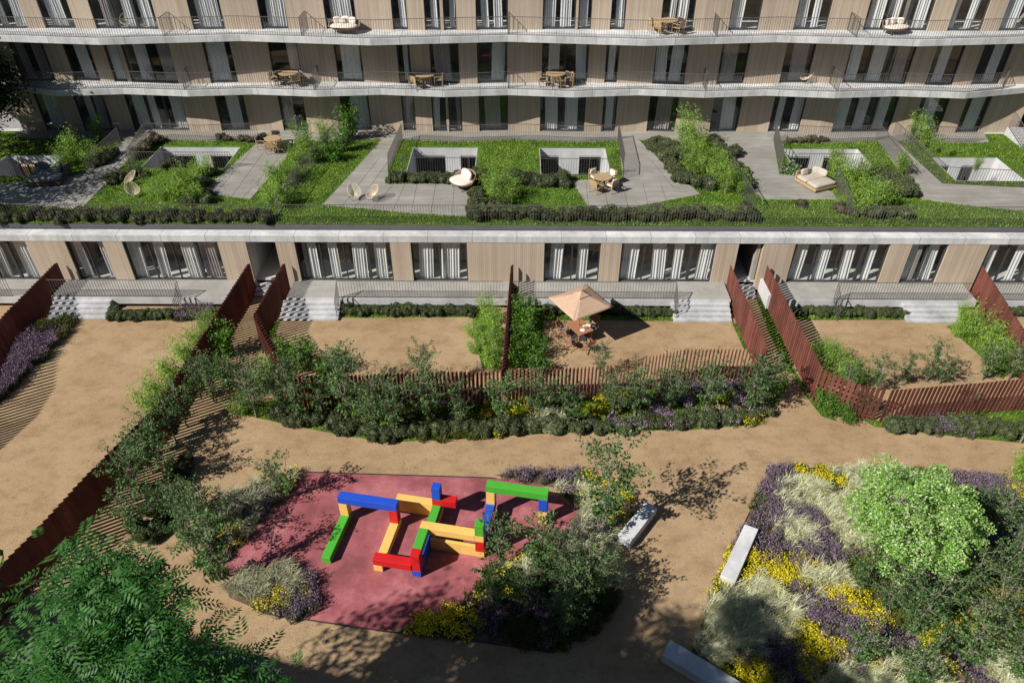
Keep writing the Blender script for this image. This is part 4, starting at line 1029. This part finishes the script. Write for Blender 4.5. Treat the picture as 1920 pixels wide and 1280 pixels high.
put(SAP, [(482,782,1.20),(528,772,1.03),(562,792,1.14),(606,790,1.08),(655,795,1.25),(700,806,1.20),(742,812,1.14),(803,800,1.25),(862,800,1.03),(946,800,1.25),(1003,778,0.97),(1060,798,1.08),(1148,778,1.03),(1190,780,1.03),(1252,770,1.03),(1322,772,1.08),(1405,775,1.14),(1442,752,1.03)],
    'grey green sapling in the long bed before the front fence', 'saplings in the long front bed')
put(SAP, [(645,735,.85,3),(795,735,.85,3),(1125,705,.6,3)], 'grey green sapling rising just inside the front fence', 'saplings inside the front fence')
put(SAP, [(378,748,.9),(352,800,1.0),(330,828,.95),(300,850,.9),(322,905,1.0),(285,885,1.0),(262,925,1.0),(258,1000,1.0),(300,985,.95),(350,985,.85),(372,1040,.9),(405,755,.85),(440,742,.8),(415,1085,1.1,3),(392,1000,1.0,1)],
    'grey green sapling in the bed along the long left fence', 'saplings along the long left fence')
put(SAP, [(533,937,.95,0)], 'slender sapling at the top left corner of the red play surface', None)
put(SAP, [(1130,1000,1.5,3)], 'tallest slender sapling, between the play beams and the dappled bench', None)
put(SAP, [(936,1062,1.15,2),(1010,1070,1.15,0),(925,1140,1.05,2),(985,1150,1.0,2),(1085,1150,1.1,0),(1060,1190,1.0,3),(1120,1110,.95,2),(1050,1110,1.0,3)],
    'grey green sapling in the bed right of the play surface', 'saplings in the bed right of the play surface')
put(SAP, [(1585,735,.7),(1640,735,.7),(1690,722,.6),(1735,716,.75),(1760,720,.65),(1840,712,.8),(1890,712,.8),(1912,700,.85)], 'grey green sapling inside the right hand front fence', 'saplings inside the right hand fence')
put(SAP, [(1610,778,.6),(1800,770,.55),(1912,830,.9)], 'sparse sapling on the outside of the right hand front fence', 'saplings outside the right hand fence')
put(SAP, [(1610,1110,.9,0),(1655,1150,1.0,4),(1700,1195,1.05,1),(1750,1160,.95,0),(1800,1130,1.0,1),(1850,1190,1.05,4),(1800,1250,1.0,1),(1885,1110,.95,0),(1860,1010,.95,1),(1830,975,.8,2),(1895,1270,1.05,4),(1600,1245,.9,2),(1700,1290,.95,0),(1915,1040,.95,4),(1650,1080,.8,2),(1755,1080,.9,0),(1745,1230,.9,2),(1850,1095,.9,0)],
    'grey green sapling in the flower meadow', 'saplings in the flower meadow')
# lime green and broadleaf shrubs
put(BAM, [(392,618,.9,1),(372,645,.85,1),(352,680,1.0,0),(332,715,1.0,0),(306,745,1.1,1),(285,768,1.0,1)], 'lime green shrub on the inner side of the long left fence', 'lime shrubs inside the long left fence')
put(BRO, [(425,665,1.05,0),(402,705,.9,1)], 'bright broadleaf shrub in the narrow passage at left', 'broadleaf shrubs in the passage')
put(BAM, [(478,735,.9,0),(505,700,.8,1),(455,772,.8,1)], 'lime green shrub among the front bed saplings near the passage', 'lime shrubs by the passage')
put(BRO, [(545,672,.85,1),(572,695,1.0,0),(602,700,.85,1),(635,695,.7,1)], 'bright broadleaf shrub in the corner of the second garden', 'broadleaf shrubs in the second garden')
put(BAM, [(912,605,.85,2),(928,628,.8,2),(908,650,.85,0),(930,668,.8,2),(888,628,.7,1),(926,690,.9,0),(886,660,.5,1)], 'lime green shrub hugging the left side of the middle fence', 'lime shrubs left of the middle fence')
put(BRO, [(972,600,.85,0),(988,618,1.0,0),(982,650,.9,0),(1000,672,.9,1),(975,685,.9,1),(1012,695,.8,1)], 'bright broadleaf shrub right of the middle fence in the parasol garden', 'broadleaf shrubs in the parasol garden')
put(BAM, [(1538,662,.7,1),(1560,690,.95,0),(1585,708,.9,1),(1608,718,.8,1),(1545,720,.7,0),(1512,690,.6,2)], 'lime green shrub by the fence of the right hand garden', 'lime shrubs in the right hand garden')
put(BAM, [(1808,615,.95,0),(1828,630,1.0,0),(1845,652,1.05,0),(1866,668,1.0,0),(1884,690,.9,1),(1905,700,.9,1),(1792,628,.6,1)], 'lime green shrub below the sunlit fence at the right edge', 'lime shrubs below the right edge fence')
put(BRO, [(1562,778,.7,1),(1540,765,.6,0),(1590,790,.6,1)], 'sparse broadleaf shrub climbing the outside of the right fence corner', 'broadleaf shrubs at the right fence corner')
put(BAM, [(1918,905,1.1,0)], 'lime green shrub poking in at the right picture edge above the meadow', None)
put(BAM, [(150,300,1.2,0),(128,308,1.0,1),(172,305,1.0,1),(190,262,.8,2)], 'lime green shrub on the shaded left end of the roof lawn', 'lime shrubs at the left of the roof', ZR)
put(BAM, [(308,372,.95,1),(332,378,1.0,0),(352,358,1.05,0),(385,330,.95,1),(365,378,.9,1),(290,365,.8,1)], 'lime green shrub below the light well with the grey end panel', 'lime shrubs below the left light well', ZR)
put(BAM, [(523,352,1.0,0),(512,380,1.0,1),(535,388,.9,0),(572,290,1.1,2),(590,305,1.1,0),(560,305,.9,1),(610,275,.9,2),(545,335,.9,1)], 'lime green shrub between the dining terrace and the sloping path', 'lime shrubs between two roof terraces', ZR)
put(BRO, [(640,285,.9,0),(655,262,1.25,0),(628,300,.9,1)], 'bright broadleaf shrub close to the facade left of the sloping path', 'broadleaf shrubs by the facade', ZR)
put(BAM, [(925,375,1.05,0),(940,355,1.1,0),(955,372,1.0,1),(918,358,.8,1),(945,385,.9,1)], 'lime green shrub between the two central light wells', 'lime shrubs between the central wells', ZR)
put(BAM, [(1283,270,1.15,2),(1305,280,1.1,0),(1318,305,1.0,0),(1300,325,1.0,1),(1338,345,1.1,0),(1358,360,1.0,0),(1378,350,.9,1),(1340,310,.9,1),(1390,362,.7,1),(1290,300,.9,0)], 'lime green shrub in the roof thicket between paved terraces', 'lime shrubs in the roof thicket', ZR)
put(BAM, [(1565,330,.95,0),(1585,350,1.0,0),(1608,345,1.05,0),(1600,375,1.05,1),(1630,390,1.1,0),(1655,385,1.0,1),(1612,400,.9,1),(1560,318,.8,2),(1640,325,.8,1),(1690,325,.9,0)], 'lime green shrub near the beige daybed', 'lime shrubs right of the daybed', ZR)
put(BAM, [(1712,262,.9,2),(1735,275,.95,0),(1752,285,.7,1),(1770,290,.6,1),(1828,320,.5,2)], 'lime green shrub by the facade at right', 'lime shrubs at the right of the roof', ZR)
put(BAM, [(1580,388,.5,1)], 'low greyish shrub on the roof lawn below the beige daybed', None, ZR)
# clipped box mounds
G_ = lambda s: (f'dark clipped box mound {s}', f'box mounds {s}')
mounds(BOX, mrow(205,596,325,594,13,3,3), *G_('below the first garden terrace'), sc=(.72, 1.0))
mounds(BOX, mrow(645,588,885,588,22,3,2), *G_('below the second garden terrace'), sc=(.75, 1.05))
mounds(BOX, mrow(1020,586,1262,590,20,3,2), *G_('behind the parasol below the terrace'), sc=(.7, .95))
mounds(BOX, mrow(1488,588,1700,592,17,3,2), *G_('below the terrace of the right garden'), sc=(.7, .95))
mounds(BOX, mrow(1850,588,1960,590,8,3,2), *G_('below the terrace at the right picture edge'), sc=(.7, .95))
mounds(BOX, mrow(520,785,720,818,9,8,8)+mrow(720,818,1000,806,13,8,7)+mrow(1000,806,1290,796,13,8,7)+mrow(1290,796,1435,782,8,7,7), *G_('along the path edge of the front bed'), sc=(.85, 1.2))
mounds(BOX, mrow(1660,800,1760,806,6,6,3)+mrow(1775,800,1930,818,11,6,6), *G_('outside the right hand fence'), sc=(.85, 1.15))
mounds(BOX, mrow(285,920,310,985,6,12,8)+mrow(260,1000,290,1010,4,8,6)+mrow(360,870,320,930,5,6,6), *G_('beside the sandy path under the left saplings'), sc=(.8, 1.2))
ZL = ZR
mounds(BOXR, mrow(-10,412,505,412,36,5,4), *G_('behind the front railing on the left of the roof'), z=ZL, sc=(.8, 1.2))
mounds(BOXR, mrow(882,405,1130,408,18,5,5)+mrow(1130,410,1410,408,17,5,4)+mrow(885,388,940,392,5,8,4), *G_('behind the front railing in the middle of the roof'), z=ZL, sc=(.85, 1.4))
mounds(BOXR, mrow(735,340,882,338,13,4,3)+[(892,362),(898,330),(905,340),(890,372)], *G_('in front of the light well beside the basket seat'), z=ZL, sc=(.8, 1.15))
mounds(BOXR, mrow(965,335,1010,352,9,8,8)+mrow(1010,345,1060,345,8,4,4), *G_('left of the cushioned dining set'), z=ZL, sc=(.9, 1.35))
mounds(BOXR, mrow(1225,275,1290,300,9,8,8)+mrow(1240,300,1290,345,10,8,8)+mrow(1300,350,1330,352,4,8,4)+mrow(1365,290,1405,355,9,6,6)+mrow(1330,270,1350,285,4,6,6), *G_('around the thicket between the paved roof terraces'), z=ZL, sc=(.9, 1.35))
mounds(BOXR, mrow(1645,345,1705,360,12,8,10)+mrow(1640,330,1660,365,4,6,6), *G_('filling the corner right of the beige daybed'), z=ZL, sc=(1.0, 1.5))
mounds(BOXR, mrow(210,338,262,332,6,6,4)+mrow(350,385,400,370,7,8,6)+mrow(395,320,375,360,6,8,6)+mrow(180,315,215,288,6,6,4), *G_('round the string chairs on the left lawn'), z=ZL, sc=(.75, 1.2))
mounds(BOXR, mrow(1600,405,1690,402,7,8,4), *G_('below the lime shrubs at the right of the roof'), z=ZL, sc=(.8, 1.2))
H_ = lambda s: (f'brownish heath mound {s}', f'heath mounds {s}')
mounds(HEA, [(285,272),(275,282),(265,292),(298,268),(256,298),(312,315),(322,310)], *H_('around the light well with the grey end panel'), z=ZL, sc=(.8, 1.2))
mounds(HEA, [(412,262),(425,264),(462,264),(475,266),(488,262)], *H_('below the facade railing left of the dining terrace'), z=ZL, sc=(.7, 1.0))
mounds(HEA, [(1500,268),(1515,266),(1530,268),(1545,266),(1480,268)], *H_('below the facade railing right of the open terrace'), z=ZL, sc=(.6, .9))
mounds(HEA, [(1575,398),(1590,402),(1500,385),(1565,392)], *H_('on the front lawn below the beige daybed'), z=ZL, sc=(.7, .95))
# ivy clump
iv = scatter(poly([(1461,318),(1480,312),(1500,322),(1495,332),(1462,328)], ZR), 300); Pn = np.concatenate([np.column_stack([iv, ZR+rng.uniform(0, .5, len(iv))])]*2)
V, F = leaves(Pn, .13, .8, .9); tag(link('ivy_clump', npmesh('ivy_clump', V, F), M['ivy']), 'variegated ivy clump between the grey railing and the beige daybed', 'plant')

# ------------------------------------------------------------------ grass and flower masses (stuff)
def grass_patch(name, pl, z, dens, h, wd, mat, lean=.5, label=None, holes=(), minus=()):
    P_ = scatter(pl, dens)
    for hx0, hx1, hy0, hy1 in holes:
        P_ = P_[~((P_[:,0] > hx0-.25) & (P_[:,0] < hx1+.25) & (P_[:,1] > hy0-.25) & (P_[:,1] < hy1+.25))]
    for m_ in minus: P_ = P_[~inside(P_, m_)]
    V, F = blades(np.column_stack([P_, np.full(len(P_), z)]), h, wd, lean)
    return tag(link(name, npmesh(name, V, F), M[mat]), label, None, None, 'stuff')
wk = WALK+[(-34.5, 50.2)]
grass_patch('grass', [(-40,36.42),(40,36.42),(40,49.3),(-40,49.3)], ZR-.01, 160, .12, .036, 'blade', .9, 'short green grass covering the pavilion roof', WELLS, list(PATHW.values())+[wk])
for k in ('front', 'right_strip'): grass_patch('grass', poly(BEDS[k]), 0, 130, .14, .04, 'blade', .8)
for g in GREEN: grass_patch('grass', poly(g), 0, 120, .12, .04, 'blade', .8)

def tuft(kind, c, s=1.0):
    """geometry of one clump as (kind, V, F) pieces"""
    x, y, z = c; n = lambda k: max(3, int(k*s))
    def disc(k, r): a = rng.uniform(0, 2*pi, k); q = r*np.sqrt(rng.uniform(0, 1, k)); return np.column_stack([x+q*np.cos(a), y+q*np.sin(a), np.full(k, z)])
    if kind == 'G':
        d = rng.normal(0, .25, 3)*(1, 1, 0)+np.array([.35, -.25, 0]); return [('pale',)+blades(disc(n(62), .15*s), .54*s, .021, .75, d)]
    if kind == 'P':
        b = disc(n(55), .24*s); V1, F1 = blades(b, .30*s, .02, .35); t_ = disc(n(85), .26*s); t_[:,2] += rng.uniform(.26, .42, len(t_))*s
        V2, F2 = leaves(t_, .075, .42, .2, .4, np.tile([0, 0, 1.], (len(t_), 1))); return [('lav_leaf', V1, F1), ('lav', V2, F2)]
    if kind == 'Y':
        b = disc(n(40), .22*s); V1, F1 = blades(b, .26*s, .025, .5); t_ = disc(n(70), .25*s); t_[:,2] += rng.uniform(.16, .36, len(t_))*s
        V2, F2 = leaves(t_, .06, .85, .8); return [('gold_leaf', V1, F1), ('gold', V2, F2)]
    b = disc(n(70), .25*s); V1, F1 = blades(b, .34*s, .03, .6); return [('gold_leaf' if kind == 'N' else 'lav_leaf', V1, F1)]
NAMES = {'pale': 'pale_feather_grass', 'lav': 'purple_flowers', 'lav_leaf': 'lavender_leaves', 'gold': 'yellow_flowers', 'gold_leaf': 'low_green_foliage'}
def flowerbed(pl_px, seeds, dens, label, z=0.0, s=1.0, jit=.35, holes=()):
    pl = poly(pl_px, z); P_ = scatter(pl, dens); sd = np.array([at(u, v, z)[:2] for _, u, v in seeds]); acc = {}
    for hpl in holes: P_ = P_[~inside(P_, hpl)]
    for p in P_:
        d = np.hypot(*(sd-p-rng.normal(0, jit, 2)).T); k = seeds[int(d.argmin())][0]
        if k == '-': continue
        for nm, V, F in tuft(k, (p[0], p[1], z), s*rng.uniform(.75, 1.2)): acc.setdefault(nm, []).append((V, F))
    for nm, L in acc.items():
        V, F = join(L); tag(link(NAMES[nm], npmesh(NAMES[nm], V, F), M[nm]), label, None, None, 'stuff')
MS = [('P',1450,890),('P',1440,925),('P',1465,905),('P',1480,890),('P',1450,965),('P',1480,970),('P',1510,965),('P',1530,985),('P',1545,1005),('P',1440,1000),('P',1420,1010),('P',1430,1030),('P',1470,1025),('P',1500,1035),('P',1530,1040),('P',1540,1020),('P',1310,1112),('P',1440,1150),('P',1430,1225),('P',1495,1115),('P',1520,1130),('P',1545,1145),('P',1570,1165),('P',1590,1185),('P',1560,1180),('P',1530,1160),('P',1510,1145),('P',1490,1275),('P',1480,1250),('P',1610,1235),('P',1660,1200),('P',1680,1210),('P',1800,1240),('P',1890,1010),('P',1910,1020),('P',1770,1080),('P',1760,1075),('P',1830,890),('P',1850,910),('P',1900,895),('P',1820,1260),('P',1720,1080),('Y',1500,892),('Y',1530,897),('Y',1560,905),('Y',1575,915),('Y',1415,1060),('Y',1432,1072),('Y',1460,1080),('Y',1490,1085),('Y',1515,1070),('Y',1370,1085),('Y',1352,1092),('Y',1470,1100),('Y',1505,1180),('Y',1530,1200),('Y',1555,1215),('Y',1540,1240),('Y',1565,1230),('Y',1530,1265),('Y',1440,1272),('Y',1420,1268),('Y',1630,1245),('Y',1750,1225),('Y',1770,1250),('Y',1730,1180),('Y',1820,1170),('Y',1840,1190),('Y',1870,1120),('Y',1890,1130),('Y',1560,1115),('Y',1600,1130),('Y',1622,1145),('Y',1910,905),('G',1475,925),('G',1500,915),('G',1520,930),('G',1550,935),('G',1540,960),('G',1570,975),('G',1500,945),('G',1580,1000),('G',1590,890),('G',1470,985),('G',1480,1005),('G',1505,1005),('G',1510,1090),('G',1540,1085),('G',1380,1110),('G',1420,1115),('G',1450,1130),('G',1480,1125),('G',1330,1140),('G',1340,1180),('G',1400,1160),('G',1440,1170),('G',1470,1160),('G',1380,1200),('G',1420,1210),('G',1400,1130),('G',1360,1160),('G',1590,1260),('G',1620,1265),('G',1650,1240),('N',1700,1240),('G',1730,1265),('G',1560,1275),('N',1640,1110),('N',1700,1130),('N',1870,1150),('G',1850,1165),('G',1620,930),('G',1660,930),('N',1900,1200),('G',1860,1250),('N',1500,872),('N',1425,945),('N',1700,1050),('N',1800,1000),('N',1850,980),('N',1650,1060),('N',1750,950),('N',1780,1140),('N',1700,1180),('N',1860,1060)]
flowerbed(BEDS['meadow'], MS, 24, 'wild meadow of purple and yellow flowers with pale feather grass', s=.85, jit=.2)
flowerbed(BEDS['play_left'], [('G',405,965),('P',448,962),('G',428,948),('P',470,960),('G',475,928),('G',500,915),('P',490,945),('G',525,908),('Y',556,895),('Y',552,912),('Y',430,1005),('G',482,975),('P',415,1020),('G',450,985),('N',395,1010),('N',400,1060),('G',390,985),('P',520,925)], 15, 'flower strip at the left of the play surface')
flowerbed(BEDS['island'], [('G',470,1085),('G',505,1080),('G',535,1072),('Y',572,1082),('Y',560,1070),('P',560,1140),('P',545,1125),('P',575,1120),('G',455,1120),('Y',470,1132),('G',500,1115),('G',435,1095),('Y',515,1135),('G',530,1095),('P',540,1155)], 17, 'grassy flower island on the near left of the play surface', s=1.1)
flowerbed(BEDS['play_right'], [('P',965,892),('P',1000,888),('P',1060,900),('P',1030,890),('G',1090,930),('Y',1150,935),('Y',1165,960),('Y',1120,920),('G',1095,965),('P',1085,990),('G',1075,1030),('Y',943,1032),('N',945,1075),('Y',940,1100),('N',905,1105),('N',968,1115),('P',985,1125),('N',925,1130),('N',915,1080),('G',985,1075),('N',1010,1105),('G',1110,1040),('P',1010,1150),('Y',848,1168),('Y',875,1165),('Y',820,1165),('P',915,1170),('Y',780,1176),('P',1050,1130),('N',1100,1120),('N',960,1180),('P',930,1150),('G',1125,1010),('P',1140,985),('-',760,1184),('-',900,1198),('N',1080,1180)], 15, 'mixed flower bed at the right of the play surface')
flowerbed(BEDS['front'], [('P',1240,775),('P',1200,780),('P',1280,765),('P',1330,760),('P',1390,760),('P',1180,790),('P',1350,785),('Y',970,778),('Y',942,782),('Y',985,785),('G',1015,785),('G',1050,790),('Y',1138,765),('N',800,790),('-',700,800),('-',600,790),('N',880,780),('P',860,770),('-',500,770),('-',1100,800),('Y',1385,765),('-',1440,740),('N',1080,770)], 7, 'flowers between the saplings of the long front bed')
flowerbed(BEDS['right_strip'], [('P',1760,790),('P',1740,795),('-',1650,795),('-',1850,810),('N',1800,790),('-',1700,792)], 8, 'lavender outside the right hand fence')
flowerbed([(118,598),(142,605),(105,650),(55,700),(0,750),(-60,790),(-60,700),(0,660),(60,620)], [('P',60,650),('P',0,700),('N',110,615),('P',-40,740),('P',90,640)], 20, 'dark lavender band along the leftmost fence', s=1.25)
flowerbed([(320,585),(400,575),(395,600),(330,600)], [('P',370,585),('N',330,592),('P',390,580)], 16, 'lavender under the first garden terrace')

# pebbles strewn on the sandy path
pl = poly([(360,830),(700,835),(1000,820),(1440,805),(1500,760),(1640,810),(1930,845),(1930,895),(1440,868),(1380,990),(1180,1120),(1150,900),(900,885),(560,880),(400,930)])
P_ = np.concatenate([scatter(pl, 9), scatter(poly([(430,1150),(740,1190),(1050,1230),(1250,1230),(1500,1400),(400,1400)]), 22)])
n = len(P_); r_ = rng.gamma(2.0, .008, (n, 1))+.006
oc = np.array([(1,0,0),(0,1,0),(-1,0,0),(0,-1,0),(0,0,.7),(0,0,-.3)]); of = np.array([(0,1,4),(1,2,4),(2,3,4),(3,0,4)])
V = (np.column_stack([P_, np.full(n, .004)])[:,None,:]+oc[None]*r_[:,None]*rng.uniform(.6, 1.4, (n, 6, 1))).reshape(-1, 3); F = (np.arange(n)[:,None,None]*6+of[None]).reshape(-1, 3)
tag(link('pebbles', npmesh('pebbles', V, F), M['pebble']), 'scattered pebbles on the sandy path', None, None, 'stuff')

# ------------------------------------------------------------------ larger trees
def limbs(mb, base, top, r0, nb, length, seed, rise=.5, ends=None, lo=.35):
    rs = np.random.default_rng(seed); base, top = np.array(base, float), np.array(top, float); pts = []
    S = [base+(top-base)*f+rs.normal(0, .03*np.linalg.norm(top-base), 3)*(1, 1, 0)*(f > 0) for f in np.linspace(0, 1, 8)]
    mb.tube(S, [r0*(1-.82*f) for f in np.linspace(0, 1, 8)], 9)
    for j in range(nb):
        f = lo+(1-lo)*(j+.5)/nb; i = min(6, int(f*7)); p = S[i]+(S[i+1]-S[i])*(f*7-i); a = j*2.4+rs.uniform(-.4, .4); L = length*(1.15-.55*f)*rs.uniform(.75, 1.15)
        T = [p+np.array([cos(a)*L*g, sin(a)*L*g, L*rise*g*(1+.3*g)])+rs.normal(0, .05*L, 3)*(g > 0) for g in (0, .3, .6, .85, 1)]
        mb.tube(T, [r0*.34, r0*.26, r0*.17, r0*.1, r0*.04], 6, False)
        for g in (.3, .45, .6, .7, .8, .9, 1):
            i2 = min(3, int(g*4)); q = T[i2]+(T[i2+1]-T[i2])*(g*4-i2); b = rs.uniform(0, 2*pi); l2 = L*.42*rs.uniform(.5, 1.2)
            e = q+np.array([cos(b)*l2, sin(b)*l2, l2*rs.uniform(.1, .8)]); mb.tube([q, (q+e)/2+rs.normal(0, .04*L, 3), e], [r0*.09, r0*.06, r0*.025], 4, False)
            for h_ in (.4, .7, 1.0): pts.append(q+(e-q)*h_)
    return np.array(pts)
def pinnate(P_, ln=.34, seed=0):
    """compound leaves: a drooping rachis with paired leaflets"""
    rs = np.random.default_rng(seed); out = []
    n = len(P_); a = rs.uniform(0, 2*pi, n); d = np.stack([np.cos(a), np.sin(a), rs.uniform(-.5, .25, n)], 1); d = unit(d); sd = unit(np.cross(d, np.tile([0, 0, 1.], (n, 1))+rs.normal(0, .25, (n, 3)))); up = np.cross(sd, d)
    L = ln*rs.uniform(.7, 1.25, (n, 1))
    for k in range(5):
        f = .25+.17*k; c = P_+d*L*f+np.array([0, 0, -1.])*L*.22*f*f
        for s in (-1, 1):
            ax = unit(sd*s+d*.55-np.array([0, 0, .18])); q = L*(.36-.10*abs(f-.5)); w_ = q*.30; wv = unit(np.cross(ax, up))
            out.append(np.stack([c, c+ax*q*.45+wv*w_*.5-up*w_*.08, c+ax*q, c+ax*q*.45-wv*w_*.5-up*w_*.08], 1))
    c = P_+d*L*.98-np.array([0, 0, .22])*L; ax = unit(d-np.array([0, 0, .5])); wv = sd; q = L*.36; w_ = q*.3
    out.append(np.stack([c, c+ax*q*.45+wv*w_*.5, c+ax*q, c+ax*q*.45-wv*w_*.5], 1))
    V = np.concatenate(out).reshape(-1, 3); return V, np.arange(len(V)).reshape(-1, 4)
def ash_tree(label, base, h, length, npts, seed, mat='ash', spread=.32, lo=.4):
    t = thing('ash_tree', label, 'tree', (base[0], base[1], 0)); mb = MB()
    pts = limbs(mb, (0, 0, -.1), (.3, .2, h), .17, 22, length, seed, .42, lo=lo); mb.build('trunk', M['bark_dark'], t)
    rs = np.random.default_rng(seed+5); Pn = pts[rs.integers(0, len(pts), npts)]+rs.normal(0, spread, (npts, 3))*(1, 1, .8)
    V, F = pinnate(Pn, .36, seed); link('crown', npmesh('crown', V, F), M[mat], t); return t
ash_tree('big ash tree with feathery dark green leaves filling the lower left corner', (-6.75, 3.8), 13.4, 3.65, 15500, 3, lo=.55)
def leafy_tree(nm, label, base, h, cr, n, ls, mat, seed, z0=0.0, flat=.8, bark='bark', tight=.17, nc=130, clump=0):
    """round crowned tree whose leaves sit in clumps at the twig ends"""
    t = thing(nm, label, 'tree', (base[0], base[1], z0)); mb = MB(); rs = np.random.default_rng(seed)
    pts = limbs(mb, (0, 0, -.1), (.1, .1, h*(.66 if clump else .86)), .055*h**.6, 18, cr*.75, seed, .45, lo=.3); mb.build('trunk', M[bark], t)
    c0 = np.array([0, 0, h-cr*flat]); cl = c0+unit(rs.normal(size=(nc, 3)))*(rs.uniform(.35, 1, (nc, 1))**.5)*np.array([cr, cr, cr*flat])*rs.uniform(.8, 1.06, (nc, 1))
    cl = np.concatenate([cl, pts[np.linalg.norm((pts-c0)/np.array([cr, cr, cr*flat]), axis=1) < 1.15]])
    if clump:       # leaves gathered in lumps that shade one another
        cl = cl[:nc]; i = rs.integers(0, len(cl), n); d = unit(rs.normal(size=(n, 3))); d[:,2] = np.abs(d[:,2])-.25
        sz = rs.uniform(.65, 1.25, (len(cl), 1)); Pn = cl[i]+d*clump*sz[i]*rs.uniform(.55, 1.1, (n, 1))
    else: Pn = cl[rs.integers(0, len(cl), n)]+rs.normal(0, tight*cr**.7, (n, 3))
    V, F = leaves(Pn, ls, .55, .7)
    link('crown', npmesh('crown', V, F), M[mat], t); return t
bx = at(1690, 1085, 0)
leafy_tree('blossom_tree', 'round bright green tree with pale blossom rising from the flower meadow', (bx[0]-.3, bx[1]+.4), 4.95, 2.2, 30000, .10, 'lush', 31, flat=.92, nc=150, clump=.42)
leafy_tree('shade_tree', 'backlit leafy tree with shade-darkened leaf colour leaning in at the left edge by the facade', (-35.2, 46.3), 7.4, 3.5, 22000, .24, 'shade_dark_leaf', 33, ZR, .95, 'bark_dark')
leafy_tree('shade_tree', 'tall tree left of the picture that shades the dark grey daybed', (-34.6, 37.4), 12.0, 4.1, 12000, .2, 'broad', 34, 0.0, .8, 'bark_dark')
leafy_tree('shade_tree', 'tall tree left of the viewpoint shading the sandy foreground path', (-14.5, 6.4), 13.2, 3.2, 13000, .2, 'broad', 35, 0.0, .8, 'bark_dark')
leafy_tree('shade_tree', 'second tall tree left of the viewpoint whose shadow darkens the play bed corner', (-11.7, 5.5), 15.6, 3.2, 16000, .22, 'broad', 36, 0.0, .85, 'bark_dark')
